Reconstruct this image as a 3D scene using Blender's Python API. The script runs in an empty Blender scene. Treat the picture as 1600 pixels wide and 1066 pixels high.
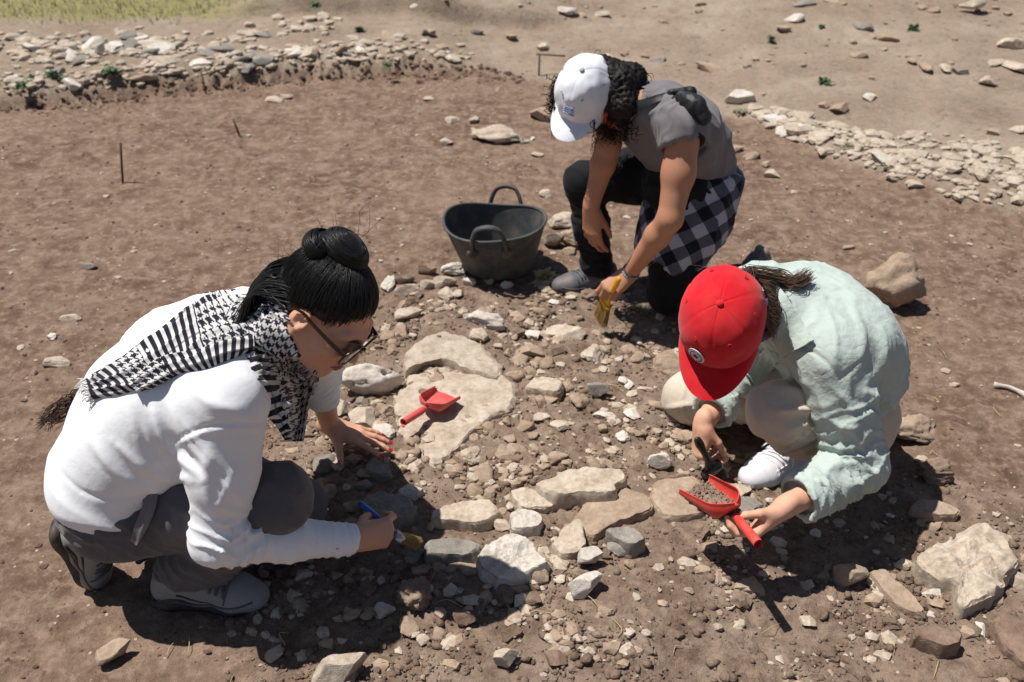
import bpy, math, random
import numpy as np
from mathutils import Vector, Matrix
random.seed(7); RNG = np.random.default_rng(7)
SC = bpy.context.scene
COL = SC.collection
# ------------------------------------------------------------------ camera
CAM_H, PITCH, FPX = 1.82, math.radians(31.5), 1555.0
cam_data = bpy.data.cameras.new('camera')
cam_data.sensor_width = 36.0
cam_data.lens = 36.0 * FPX / 1600.0
cam_data.clip_start = 0.05; cam_data.clip_end = 500
cam_data.dof.use_dof = True
cam_data.dof.focus_distance = 2.35
cam_data.dof.aperture_fstop = 4.0
cam = bpy.data.objects.new('camera', cam_data); COL.objects.link(cam)
cam.location = (0, 0, CAM_H); cam.rotation_euler = (math.pi/2 - PITCH, 0, 0)
SC.camera = cam
# ------------------------------------------------------------------ sky and sun
SUN_TRAVEL = Vector((0.39, -0.08, -1.0)).normalized()
_ts = -SUN_TRAVEL
world = bpy.data.worlds.new('World'); SC.world = world; world.use_nodes = True
wn = world.node_tree; wn.nodes.clear()
sky = wn.nodes.new('ShaderNodeTexSky'); sky.sky_type = 'NISHITA'; sky.sun_disc = False
sky.sun_elevation = math.asin(_ts.z); sky.sun_rotation = math.atan2(_ts.x, _ts.y)
sky.air_density = 1.0; sky.dust_density = 1.2; sky.altitude = 900
bg = wn.nodes.new('ShaderNodeBackground'); bg.inputs['Strength'].default_value = 0.056
wo = wn.nodes.new('ShaderNodeOutputWorld')
wn.links.new(sky.outputs[0], bg.inputs[0]); wn.links.new(bg.outputs[0], wo.inputs[0])
sun_d = bpy.data.lights.new('sun', 'SUN'); sun_d.energy = 5.0; sun_d.angle = math.radians(0.53)
sun_d.color = (1.0, 0.972, 0.93)
sun = bpy.data.objects.new('sun', sun_d); COL.objects.link(sun)
sun.rotation_euler = SUN_TRAVEL.to_track_quat('-Z', 'Y').to_euler(); sun.location = (-4, 2, 8)
SC.view_settings.view_transform = 'Standard'; SC.view_settings.look = 'None'
SC.view_settings.exposure = 0.27; SC.view_settings.gamma = 1.0; SC.view_settings.use_curve_mapping = False
SC.cycles.max_bounces = 6

# ------------------------------------------------------------------ photo geometry helpers
_cp, _sp = math.cos(PITCH), math.sin(PITCH)
def ray(u, v):
    a = (u - 800.0) / FPX; b = (533.0 - v) / FPX
    return np.array([a, _cp + b*_sp, -_sp + b*_cp])
def at_z(u, v, z=0.0):
    d = ray(u, v); return np.array([0, 0, CAM_H]) + d * ((CAM_H - z) / -d[2])
def at_y(u, v, y):
    d = ray(u, v); return np.array([0, 0, CAM_H]) + d * (y / d[1])
def depth_of(p):
    return p[1]*_cp + (CAM_H - p[2])*_sp
CAMV = np.array([0, 0, CAM_H])
IMG_R = np.array([1.0, 0, 0]); IMG_U = np.array([0, _sp, _cp]); IMG_B = np.array([0, -_cp, _sp])
def img_dir(r, i, b):
    v = r*IMG_R + i*IMG_U + b*IMG_B; return v/np.linalg.norm(v)
def nrm(v):
    v = np.asarray(v, float); return v/np.linalg.norm(v)
A3 = lambda *v: np.array(v, float)

# ------------------------------------------------------------------ numpy noise
_perm = np.random.default_rng(11).permutation(256).astype(np.int64)
_perm = np.concatenate([_perm, _perm, _perm])
_g3 = np.random.default_rng(5).normal(size=(256, 3)); _g3 /= np.linalg.norm(_g3, axis=1)[:, None]
_g3 = _g3.astype(np.float32)
def perlin(P):
    P = np.asarray(P, np.float32)
    I = np.floor(P).astype(np.int64); F = P - I
    I &= 255
    W = F*F*F*(F*(F*6-15)+10)
    out = np.zeros(len(P), np.float32)
    for dx in (0, 1):
        for dy in (0, 1):
            for dz in (0, 1):
                h = _perm[_perm[_perm[(I[:,0]+dx) & 255] + ((I[:,1]+dy) & 255)] + ((I[:,2]+dz) & 255)]
                g = _g3[h]
                dot = g[:,0]*(F[:,0]-dx) + g[:,1]*(F[:,1]-dy) + g[:,2]*(F[:,2]-dz)
                w = (W[:,0] if dx else 1-W[:,0]) * (W[:,1] if dy else 1-W[:,1]) * (W[:,2] if dz else 1-W[:,2])
                out += w*dot
    return out*1.5
def fbm(P, octaves=4, gain=0.5, lac=2.03):
    P = np.asarray(P, np.float32); a = 1.0; s = np.zeros(len(P), np.float32); q = P.copy()
    for _ in range(octaves):
        s += a*perlin(q); q = q*lac + 17.3; a *= gain
    return s
def ridged(P, octaves=3, gain=0.5):
    P = np.asarray(P, np.float32); a = 1.0; s = np.zeros(len(P), np.float32); q = P.copy()
    for _ in range(octaves):
        s += a*(1 - 2*np.abs(perlin(q))); q = q*2.1 + 9.7; a *= gain
    return s
def sstep(a, b, x):
    t = np.clip((x - a)/(b - a), 0, 1); return t*t*(3-2*t)
def rock_noise(P):  # cellular-like lumpy noise
    return np.abs(perlin(P))

# ------------------------------------------------------------------ meshes and objects
def mesh_from(name, V, F, smooth=True):
    """V (n,3); F: (m,k) int array, or list of such arrays"""
    me = bpy.data.meshes.new(name)
    Fs = F if isinstance(F, (list, tuple)) else [F]
    Fs = [np.asarray(f, np.int32) for f in Fs if len(f)]
    V = np.asarray(V, np.float32)
    me.vertices.add(len(V)); me.vertices.foreach_set('co', V.ravel())
    nl = sum(f.size for f in Fs); npoly = sum(len(f) for f in Fs)
    me.loops.add(nl); me.polygons.add(npoly)
    me.loops.foreach_set('vertex_index', np.concatenate([f.ravel() for f in Fs]))
    starts = []; o = 0
    for f in Fs:
        starts.append(o + np.arange(len(f), dtype=np.int32)*f.shape[1]); o += f.size
    me.polygons.foreach_set('loop_start', np.concatenate(starts))
    me.polygons.foreach_set('use_smooth', np.full(npoly, smooth))
    me.update(calc_edges=True); me.validate()
    return me
def set_attr(me, name, data):
    data = np.asarray(data, np.float32)
    if data.ndim == 1:
        a = me.attributes.new(name, 'FLOAT', 'POINT'); a.data.foreach_set('value', data)
    else:
        a = me.attributes.new(name, 'FLOAT_VECTOR', 'POINT'); a.data.foreach_set('vector', data.ravel())
def link_obj(name, me, mat=None, parent=None, label=None, cat=None, group=None, kind=None, loc=None):
    o = bpy.data.objects.new(name, me); COL.objects.link(o)
    if mat is not None and me is not None and len(me.materials) == 0: me.materials.append(mat)
    if parent is not None: o.parent = parent
    if loc is not None: o.location = loc
    if label: o['label'] = label
    if cat: o['category'] = cat
    if group: o['group'] = group
    if kind: o['kind'] = kind
    return o
def empty(name, loc, label=None, cat=None, group=None):
    return link_obj(name, None, None, None, label, cat, group, None, loc)
def part(name, V, F, mat, parent, smooth=True, attrs=None, label=None):
    """child mesh given in world coordinates; parents carry only a location"""
    off = np.zeros(3); p = parent
    while p is not None:
        off = off + np.array(p.location); p = p.parent
    me = mesh_from(name, np.asarray(V) - off, F, smooth)
    if attrs:
        for k, d in attrs.items(): set_attr(me, k, d)
    return link_obj(name, me, mat, parent, label)
class Geo:
    """collects vertices and quads/tris"""
    def __init__(s): s.V = []; s.Q = []; s.T = []; s.n = 0
    def add(s, V, Q=None, T=None):
        V = np.asarray(V, float).reshape(-1, 3)
        if Q is not None and len(Q): s.Q.append(np.asarray(Q, int) + s.n)
        if T is not None and len(T): s.T.append(np.asarray(T, int) + s.n)
        s.V.append(V); s.n += len(V)
    def get(s):
        F = []
        if s.Q: F.append(np.concatenate(s.Q))
        if s.T: F.append(np.concatenate(s.T))
        return np.concatenate(s.V), F
def grid_quads(nu, nv, wrap_u=False, wrap_v=False):
    iu = np.arange(nu if wrap_u else nu-1); iv = np.arange(nv if wrap_v else nv-1)
    U, V = np.meshgrid(iu, iv, indexing='ij'); U = U.ravel(); V = V.ravel()
    U1 = (U+1) % nu; V1 = (V+1) % nv
    return np.stack([U*nv+V, U1*nv+V, U1*nv+V1, U*nv+V1], 1)
def frames(P):
    P = np.asarray(P, float); T = np.gradient(P, axis=0); T /= np.linalg.norm(T, axis=1)[:, None] + 1e-12
    n = np.cross(T[0], [0, 0, 1.0])
    if np.linalg.norm(n) < 1e-3: n = np.cross(T[0], [1.0, 0, 0])
    n /= np.linalg.norm(n); N = [n]
    for i in range(1, len(P)):
        n = N[-1] - T[i]*np.dot(N[-1], T[i]); n /= np.linalg.norm(n) + 1e-12; N.append(n)
    N = np.array(N); return T, N, np.cross(T, N)
def tube(geo, P, R, sides=8, cap=True, flat=1.0):
    P = np.asarray(P, float); n = len(P); R = np.broadcast_to(np.asarray(R, float), (n,))
    T, N, B = frames(P); a = np.arange(sides)*2*math.pi/sides
    V = P[:, None] + R[:, None, None]*(np.cos(a)[None, :, None]*N[:, None]*flat + np.sin(a)[None, :, None]*B[:, None])
    q = grid_quads(n, sides, wrap_v=True)
    V = V.reshape(-1, 3); T3 = None
    if cap:
        V = np.concatenate([V, P[:1], P[-1:]]); k = np.arange(sides); k1 = (k+1) % sides
        T3 = np.concatenate([np.stack([np.full(sides, n*sides), k, k1], 1),
                             np.stack([np.full(sides, n*sides+1), (n-1)*sides+k1, (n-1)*sides+k], 1)])
    geo.add(V, q, T3)
def smooth_curve(P, n):
    """Catmull-Rom resample"""
    P = np.asarray(P, float); m = len(P); Q = np.concatenate([2*P[:1]-P[1:2], P, 2*P[-1:]-P[-2:-1]])
    t = np.linspace(0, m-1-1e-9, n); i = t.astype(int); f = (t-i)[:, None]
    a, b, c, d = Q[i], Q[i+1], Q[i+2], Q[i+3]
    return 0.5*((2*b) + (-a+c)*f + (2*a-5*b+4*c-d)*f*f + (-a+3*b-3*c+d)*f**3)
def closed_curve(P, n):
    P = np.asarray(P, float); m = len(P); t = np.arange(n)*m/n; i = t.astype(int); f = (t-i)[:, None]
    g = lambda k: P[(i+k) % m]
    a, b, c, d = g(-1), g(0), g(1), g(2)
    return 0.5*((2*b) + (-a+c)*f + (2*a-5*b+4*c-d)*f*f + (-a+3*b-3*c+d)*f**3)

# ------------------------------------------------------------------ signed-distance modelling
def smin(a, b, k):
    h = np.maximum(k - np.abs(a-b), 0)/k; return np.minimum(a, b) - h*h*k*0.25
class Sdf:
    def __init__(s): s.ops = []; s.lo = np.full(3, 1e9); s.hi = np.full(3, -1e9); s.cuts = []
    def _bb(s, c, r): s.lo = np.minimum(s.lo, np.asarray(c)-r); s.hi = np.maximum(s.hi, np.asarray(c)+r)
    def cap(s, a, b, ra, rb=None, k=0.02, squash=None, sub=False):
        a = np.asarray(a, float); b = np.asarray(b, float); rb = ra if rb is None else rb
        if not sub: s._bb(a, ra); s._bb(b, rb)
        d = b-a; L2 = max(float(d@d), 1e-12)
        sq = None
        if squash is not None: sq = (nrm(squash[0]), squash[1])
        def f(P):
            pa = P - a.astype(np.float32)
            t = np.clip(pa@d.astype(np.float32)/L2, 0, 1)
            q = pa - t[:, None]*d.astype(np.float32)
            if sq is not None:
                w = sq[0].astype(np.float32); q = q + (q@w)[:, None]*w*(1.0/sq[1]-1.0)
                r = ra + t*(rb-ra); l = np.linalg.norm(q, axis=1); return (l-r)*(1.0 if sq[1] > 1 else sq[1]**0.5)
            return np.linalg.norm(q, axis=1) - (ra + t*(rb-ra))
        s.ops.append((f, k, sub)); return s
    def chain(s, pts, radii, k=0.02, squash=None):
        for i in range(len(pts)-1): s.cap(pts[i], pts[i+1], radii[i], radii[i+1], k, squash)
        return s
    def ell(s, c, radii, M=None, k=0.02, sub=False):
        c = np.asarray(c, float); R = np.asarray(radii, float); M = np.eye(3) if M is None else np.asarray(M, float)
        if not sub: s._bb(c, R.max())
        Mi = (M/R[:, None]).astype(np.float32); Mi2 = (M/(R**2)[:, None]).astype(np.float32)   # rows of M are axes
        def f(P):
            q = P - c.astype(np.float32); a = np.linalg.norm(q@Mi.T, axis=1); b = np.linalg.norm(q@Mi2.T, axis=1)
            return a*(a-1)/np.maximum(b, 1e-6)
        s.ops.append((f, k, sub)); return s
    def cut(s, point, normal):
        """removes what lies on the side the normal points to"""
        p = np.asarray(point, float); n = nrm(normal)
        s.cuts.append(lambda P: (P - p.astype(np.float32))@n.astype(np.float32)); return s
    def cut_fn(s, f): s.cuts.append(f); return s
    def __call__(s, P):
        d = None
        for f, k, sub in s.ops:
            e = f(P)
            if d is None: d = e
            elif sub: d = -smin(-d, e, k)
            else: d = smin(d, e, k)
        for c in s.cuts: d = np.maximum(d, c(P))
        return d
def surface(sdf, h, lo=None, hi=None, pad=0.02):
    lo = (sdf.lo if lo is None else np.asarray(lo, float)) - pad; hi = (sdf.hi if hi is None else np.asarray(hi, float)) + pad
    B = 4
    nb = np.ceil((hi-lo)/(h*B)).astype(int) + 1
    ax = [lo[i] + (np.arange(nb[i])+0.5)*h*B for i in range(3)]
    C = np.stack(np.meshgrid(*ax, indexing='ij'), -1).reshape(-1, 3).astype(np.float32)
    D = np.concatenate([sdf(c) for c in np.array_split(C, max(1, len(C)//200000))]).reshape(nb)
    near = np.abs(D) < h*B*1.6
    F = np.repeat(np.repeat(np.repeat(D, B, 0), B, 1), B, 2).astype(np.float32)
    M = np.repeat(np.repeat(np.repeat(near, B, 0), B, 1), B, 2)
    idx = np.argwhere(M); P = (lo + (idx+0.5)*h).astype(np.float32)
    vals = np.concatenate([sdf(c) for c in np.array_split(P, max(1, len(P)//200000))])
    F[M] = vals
    N = np.array(F.shape); S = F < 0
    cnt = np.zeros(N-1, np.int8)
    for dx in (0, 1):
        for dy in (0, 1):
            for dz in (0, 1):
                cnt += S[dx:N[0]-1+dx, dy:N[1]-1+dy, dz:N[2]-1+dz]
    cells = np.argwhere((cnt > 0) & (cnt < 8))
    vid = np.full(N-1, -1, np.int64); vid[tuple(cells.T)] = np.arange(len(cells))
    acc = np.zeros((len(cells), 3), np.float32); w = np.zeros(len(cells), np.float32)
    corners = [(i >> 2 & 1, i >> 1 & 1, i & 1) for i in range(8)]
    for i in range(8):
        for j in range(i+1, 8):
            a, b = np.array(corners[i]), np.array(corners[j])
            if np.abs(a-b).sum() != 1: continue
            fa = F[tuple((cells+a).T)]; fb = F[tuple((cells+b).T)]
            m = (fa < 0) != (fb < 0); t = np.where(m, fa/np.where(m, fa-fb, 1), 0)
            acc += np.where(m[:, None], a + t[:, None]*(b-a), 0); w += m
    V = lo + (cells + 0.5 + acc/w[:, None])*h
    quads = []
    for ax_ in range(3):
        o1, o2 = (ax_+1) % 3, (ax_+2) % 3
        s0 = [slice(None)]*3; s1 = [slice(None)]*3; s0[ax_] = slice(0, N[ax_]-1); s1[ax_] = slice(1, N[ax_])
        A_, B_ = S[tuple(s0)], S[tuple(s1)]
        E = np.argwhere(A_ != B_); E = E[(E[:, o1] > 0) & (E[:, o2] > 0) & (E[:, o1] < N[o1]-1) & (E[:, o2] < N[o2]-1)]
        fl = A_[tuple(E.T)]
        e1 = np.zeros(3, int); e1[o1] = 1; e2 = np.zeros(3, int); e2[o2] = 1
        q = np.stack([vid[tuple((E-e1-e2).T)], vid[tuple((E-e2).T)], vid[tuple(E.T)], vid[tuple((E-e1).T)]], 1)
        q[~fl] = q[~fl][:, ::-1]; quads.append(q)
    Q = np.concatenate(quads); Q = Q[(Q >= 0).all(1)]
    return V.astype(np.float64), Q
def relax(V, Q, it=2, lam=0.5):
    n = len(V); e = np.concatenate([Q[:, [0, 1]], Q[:, [1, 2]], Q[:, [2, 3]], Q[:, [3, 0]]])
    i = np.concatenate([e[:, 0], e[:, 1]]); j = np.concatenate([e[:, 1], e[:, 0]])
    deg = np.bincount(i, minlength=n).astype(float); deg[deg == 0] = 1
    for _ in range(it):
        S = np.stack([np.bincount(i, V[j, c], n) for c in range(3)], 1)/deg[:, None]
        V = V + lam*(S - V)
    return V
def normals(V, Q):
    a = np.cross(V[Q[:, 2]]-V[Q[:, 0]], V[Q[:, 3]]-V[Q[:, 1]]) if Q.shape[1] == 4 else np.cross(V[Q[:, 1]]-V[Q[:, 0]], V[Q[:, 2]]-V[Q[:, 0]])
    N = np.zeros_like(V)
    for c in range(Q.shape[1]):
        for k in range(3): N[:, k] += np.bincount(Q[:, c], a[:, k], len(V))
    return N/(np.linalg.norm(N, axis=1)[:, None] + 1e-12)

# ------------------------------------------------------------------ materials
def srgb(r, g, b):
    f = lambda c: (c/255/12.92) if c/255 <= 0.04045 else ((c/255+0.055)/1.055)**2.4
    return (f(r), f(g), f(b), 1.0)
class NT:
    def __init__(s, name):
        s.m = bpy.data.materials.new(name); s.m.use_nodes = True; s.t = s.m.node_tree
        s.b = s.t.nodes['Principled BSDF']; s.out = s.t.nodes['Material Output']
    def n(s, typ, **kw):
        nd = s.t.nodes.new(typ)
        for k, v in kw.items(): setattr(nd, k, v)
        return nd
    def l(s, a, b): s.t.links.new(a, b)
    def noise(s, scale, detail=4, rough=0.55, coord=None, vec=None):
        nd = s.n('ShaderNodeTexNoise'); nd.inputs['Scale'].default_value = scale
        nd.inputs['Detail'].default_value = detail; nd.inputs['Roughness'].default_value = rough
        s.l(vec if vec is not None else s.coord(coord), nd.inputs['Vector']); return nd.outputs['Fac']
    def coord(s, which=None):
        if not hasattr(s, '_tc'): s._tc = s.n('ShaderNodeTexCoord')
        return s._tc.outputs[which or 'Object']
    def ramp(s, fac, stops, interp='LINEAR'):
        r = s.n('ShaderNodeValToRGB'); r.color_ramp.interpolation = interp
        e = r.color_ramp.elements
        while len(e) < len(stops): e.new(0.5)
        for k, (p, c) in enumerate(stops): e[k].position = p; e[k].color = c if len(c) == 4 else (*c, 1)
        s.l(fac, r.inputs[0]); return r.outputs[0]
    def math(s, op, a, b=None, c=None):
        m = s.n('ShaderNodeMath', operation=op)
        for k, x in enumerate((a, b, c)):
            if x is None: continue
            if isinstance(x, (int, float)): m.inputs[k].default_value = x
            else: s.l(x, m.inputs[k])
        return m.outputs[0]
    def mix(s, fac, a, b, mode='MIX'):
        m = s.n('ShaderNodeMix', data_type='RGBA', blend_type=mode)
        for inp, x in ((m.inputs[0], fac), (m.inputs[6], a), (m.inputs[7], b)):
            if isinstance(x, (int, float)): inp.default_value = x
            elif isinstance(x, tuple): inp.default_value = x
            else: s.l(x, inp)
        return m.outputs[2]
    def attr(s, name):
        a = s.n('ShaderNodeAttribute'); a.attribute_name = name; return a
    def bump(s, h, strength=0.3, dist=0.01, normal=None):
        b = s.n('ShaderNodeBump'); b.inputs['Strength'].default_value = strength; b.inputs['Distance'].default_value = dist
        s.l(h, b.inputs['Height'])
        if normal is not None: s.l(normal, b.inputs['Normal'])
        return b.outputs[0]
    def set(s, color=None, rough=None, normal=None, spec=None, **kw):
        I = s.b.inputs
        def put(name, x):
            if x is None: return
            if hasattr(x, 'links') or hasattr(x, 'is_linked'): s.l(x, I[name])
            else: I[name].default_value = x
        put('Base Color', color); put('Roughness', rough); put('Normal', normal); put('Specular IOR Level', spec)
        for k, x in kw.items(): put(k, x)
        return s.m
def cloth_mat(name, color, weave=900, bump=0.25, rough=0.9, vary=0.06, fold=0.0, sheen=0.15, fold_scale=14, dust=0.0):
    t = NT(name)
    n1 = t.noise(7, 4); col = t.mix(n1, tuple(c*(1-vary) for c in color[:3])+(1,), tuple(min(1, c*(1+vary)) for c in color[:3])+(1,))
    if dust: col = t.mix(t.math('MULTIPLY', t.ramp(t.noise(9, 6, 0.7), [(0.46, (0, 0, 0, 1)), (0.68, (1, 1, 1, 1))]), dust), col, srgb(150, 128, 108))
    w = t.noise(weave, 2, 0.6); nb = t.bump(w, bump, 0.0012)
    if fold:
        r = t.noise(fold_scale, 5, 0.5); r2 = t.math('ABSOLUTE', t.math('SUBTRACT', r, 0.5)); nb = t.bump(r2, fold, 0.02, nb)
    return t.set(col, rough, nb, 0.2, **{'Sheen Weight': sheen})
# ================================================================== GROUND
_ex = []; _ey = []
for (u, v) in ((-260, 176), (0, 168), (120, 155), (250, 142), (400, 128), (560, 114), (740, 110)):
    p = at_z(u, v, 0.0); _ex.append(p[0]); _ey.append(p[1])
for (u, v) in ((960, 150), (1120, 180), (1205, 200), (1290, 243), (1420, 298), (1600, 342), (1800, 385)):
    p = at_z(u, v, 0.0); _ex.append(p[0]); _ey.append(p[1])
_ex = np.array(_ex); _ey = np.array(_ey)
def edge_y(x):
    return np.interp(x, _ex, _ey)
def ground_masks(x, y):
    x = np.asarray(x, float); y = np.asarray(y, float)
    P2 = np.stack([x, y, np.zeros_like(x)], -1).reshape(-1, 3)
    n = perlin(P2*2.2 + 3.1).reshape(x.shape)*0.5 + perlin(P2*7.0).reshape(x.shape)*0.25
    e = edge_y(x) + 0.10*n + 0.045*perlin(P2*13.0).reshape(x.shape) + 0.03*perlin(P2*31.0).reshape(x.shape)
    # the worked patch of loosened soil among the stones
    dx = (x - 0.06)/0.92; dy = (y - 2.35)/1.15
    dig = 1 - sstep(0.72, 1.08, np.sqrt(dx*dx+dy*dy) + 0.22*n)
    fx = (x - 0.25)/0.85; fy = (y - 1.55)/0.50
    dig = np.maximum(dig, 1 - sstep(0.75, 1.1, np.sqrt(fx*fx+fy*fy) + 0.25*n))
    fx = (x - 1.15)/0.6; fy = (y - 1.75)/0.5
    dig = np.maximum(dig, 0.8*(1 - sstep(0.7, 1.1, np.sqrt(fx*fx+fy*fy) + 0.25*n)))
    return n, e, np.clip(dig, 0, 1)
def ground_h(x, y, fine=True):
    x = np.asarray(x, float); y = np.asarray(y, float); sh = x.shape
    x = x.ravel(); y = y.ravel()
    n, e, dig = ground_masks(x, y)
    P2 = np.stack([x, y, np.zeros_like(x)], -1)
    z = 0.014*fbm(P2*1.7 + 5, 3) + 0.008*fbm(P2*6.5, 3) - 0.010*sstep(0.25, 0.6, fbm(P2*3.4 + 90, 2))
    # plateau of undug soil holding the stones, soft rim, small pits
    rx = (x - 0.03)/0.80; ry = (y - 2.20)/0.98
    z += 0.035*(1 - sstep(0.55, 1.05, np.sqrt(rx*rx+ry*ry) + 0.18*n))
    def bumpz(cx, cy, r, a, ax=1.0):
        return a*np.exp(-(((x-cx)/ax)**2 + (y-cy)**2)/(r*r))
    z += bumpz(-0.20, 3.02, 0.20, 0.06, 1.5) + bumpz(0.62, 2.36, 0.13, -0.05) + bumpz(0.30, 1.56, 0.22, 0.02) + bumpz(0.1, 3.05, .16, -0.015)
    z += bumpz(0.42, 3.08, 0.22, -0.025) + bumpz(1.33, 2.42, 0.10, 0.03) + bumpz(1.22, 3.05, 0.12, 0.02) + bumpz(0.22, 3.22, 0.10, 0.02)
    # scarp of the trench edge; the ground beyond stands higher
    left = 1 - sstep(-0.75, -0.05, x); right = sstep(1.25, 1.7, x)
    step = 0.095*left + 0.045*right
    s = y - e
    z += step*(0.55*sstep(-0.05, 0.05, s) + 0.45*sstep(0.03, 0.16, s + 0.05*n)) + 0.022*left*np.exp(-(s/0.10)**2)*fbm(P2*24, 3)
    z += -0.012*np.exp(-((s+0.05)/0.06)**2)*left
    far = np.maximum(y - 6.0, 0)
    z += 0.075*far*sstep(-0.5, 3.5, x) + 0.02*far
    z += sstep(0, 1.5, s)*0.02*fbm(P2*2.3 + 40, 3)
    z += 0.14*sstep(7.12, 7.24, y + 0.1*n)*(1-sstep(0.0, 0.6, x))*sstep(-2.2, -1.5, x)
    if fine:
        rough = 0.42 + 0.75*dig
        c1 = np.abs(perlin(P2*26 + 7)); c2 = np.abs(perlin(P2*61 + 3)); c3 = perlin(P2*120 + 1)
        pat = 0.45 + 0.55*sstep(-0.15, 0.4, fbm(P2*5.5 + 60, 2))
        z += rough*pat*(0.017*(c1-0.25) + 0.011*(c2-0.25)) + (0.0016 + 0.0018*dig)*c3
    return z.reshape(sh)
def gz(x, y):
    return float(ground_h(np.array([x]), np.array([y]))[0])
def on_ground(u, v, dz=0.0):
    p = at_z(u, v, 0.0)
    for _ in range(3): p = at_z(u, v, float(ground_h(np.array([p[0]]), np.array([p[1]]), False)[0]) + dz)
    return p
def grow(start, stop, s0, g):
    out = [start]; s = s0
    while out[-1] < stop: s *= g; out.append(out[-1] + s)
    return np.array(out)
_xd = np.arange(-1.80, 1.90, 0.0095)
_xr = grow(_xd[-1], 70, 0.0095, 1.034)[1:]; _xl = -grow(1.80, 70, 0.0095, 1.034)[1:][::-1]
GX = np.concatenate([_xl, _xd, _xr])
_yy = [1.02]
while _yy[-1] < 70:
    y_ = _yy[-1]; _yy.append(y_ + (0.0076 if y_ < 2.1 else (0.0076*(y_/2.1)**1.18 if y_ < 7 else 0.0076*(7/2.1)**1.18*(1+(y_-7)*.4))))
GY = np.concatenate([-grow(-1.02, 12, 0.0066, 1.12)[1:][::-1], np.array(_yy)])
GYm, GXm = np.meshgrid(GY, GX, indexing='ij')
GZ = ground_h(GXm, GYm)
_n, _e, _dig = ground_masks(GXm.ravel(), GYm.ravel())
_s = GYm.ravel() - _e
_V = np.stack([GXm.ravel(), GYm.ravel(), GZ.ravel()], 1)
_out = sstep(-0.06, 0.10, _s)
_grass = sstep(6.95, 7.2, GYm.ravel() + 0.25*_n)*(1 - sstep(-2.3, -1.5, GXm.ravel() + 0.5*_n))
gm = mesh_from('ground', _V, grid_quads(len(GY), len(GX))[:, ::-1], True)
set_attr(gm, 'zone', np.stack([_dig, _out, _grass], 1))

t = NT('soil'); pos = t.n('ShaderNodeNewGeometry').outputs['Position']
zone = t.n('ShaderNodeSeparateXYZ'); t.l(t.attr('zone').outputs['Vector'], zone.inputs[0])
nA = t.noise(1.6, 5, 0.6, vec=pos); nB = t.noise(9, 6, 0.65, vec=pos); nC = t.noise(55, 4, 0.7, vec=pos); nD = t.noise(260, 3, 0.7, vec=pos)
field = t.ramp(nA, [(0.30, srgb(95, 74, 60)), (0.52, srgb(114, 91, 75)), (0.72, srgb(131, 108, 91))])
field = t.mix(t.ramp(nB, [(0.42, (0, 0, 0, 1)), (0.66, (1, 1, 1, 1))]), field, srgb(142, 119, 102))
digc = t.ramp(nB, [(0.3, srgb(106, 87, 72)), (0.52, srgb(134, 114, 98)), (0.72, srgb(157, 139, 122))])
outc = t.ramp(nA, [(0.3, srgb(132, 115, 97)), (0.55, srgb(155, 139, 121)), (0.75, srgb(174, 161, 144))])
outc = t.mix(t.ramp(nB, [(0.5, (0, 0, 0, 1)), (0.75, (1, 1, 1, 1))]), outc, srgb(136, 120, 104))
grs = t.ramp(nC, [(0.3, srgb(110, 112, 62)), (0.6, srgb(148, 140, 92)), (0.8, srgb(170, 155, 112))])
col = t.mix(zone.outputs[0], field, digc); col = t.mix(zone.outputs[1], col, outc); col = t.mix(zone.outputs[2], col, grs)
nS = t.noise(24, 8, 0.72, vec=pos)
col = t.mix(t.math('MULTIPLY', t.ramp(nS, [(0.50, (0, 0, 0, 1)), (0.60, (1, 1, 1, 1))]), 0.6), col, srgb(158, 135, 117))
col = t.mix(t.math('MULTIPLY', t.ramp(nS, [(0.36, (1, 1, 1, 1)), (0.44, (0, 0, 0, 1))]), 0.5), col, srgb(92, 73, 62))
# crumb-scale variation and fine pale grit
col = t.mix(0.55, col, t.ramp(nC, [(0.25, (0.50, 0.50, 0.50, 1)), (0.5, (1, 1, 1, 1)), (0.8, (1.12, 1.12, 1.12, 1))]), 'MULTIPLY')
col = t.mix(0.45, col, t.ramp(nD, [(0.3, (0.62, 0.6, 0.6, 1)), (0.55, (1, 1, 1, 1)), (0.8, (1.15, 1.15, 1.15, 1))]), 'MULTIPLY')
vor = t.n('ShaderNodeTexVoronoi'); vor.inputs['Scale'].default_value = 34; t.l(pos, vor.inputs['Vector'])
vc = t.n('ShaderNodeSeparateColor'); t.l(vor.outputs['Color'], vc.inputs[0])
grit = t.math('MULTIPLY', t.math('LESS_THAN', vor.outputs['Distance'], 0.13), t.math('GREATER_THAN', vc.outputs[0], 0.80))
col = t.mix(t.math('MULTIPLY', grit, 0.75), col, srgb(196, 180, 160))
bh = t.math('ADD', t.math('MULTIPLY', nC, 0.6), t.math('MULTIPLY', nD, 0.4))
M_SOIL = t.set(col, 0.95, t.bump(nS, 0.5, 0.03, t.bump(bh, 0.8, 0.010)), 0.15)
ground = link_obj('ground', gm, M_SOIL, kind='structure', label='bare brown excavated soil with a low trench edge')

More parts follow.
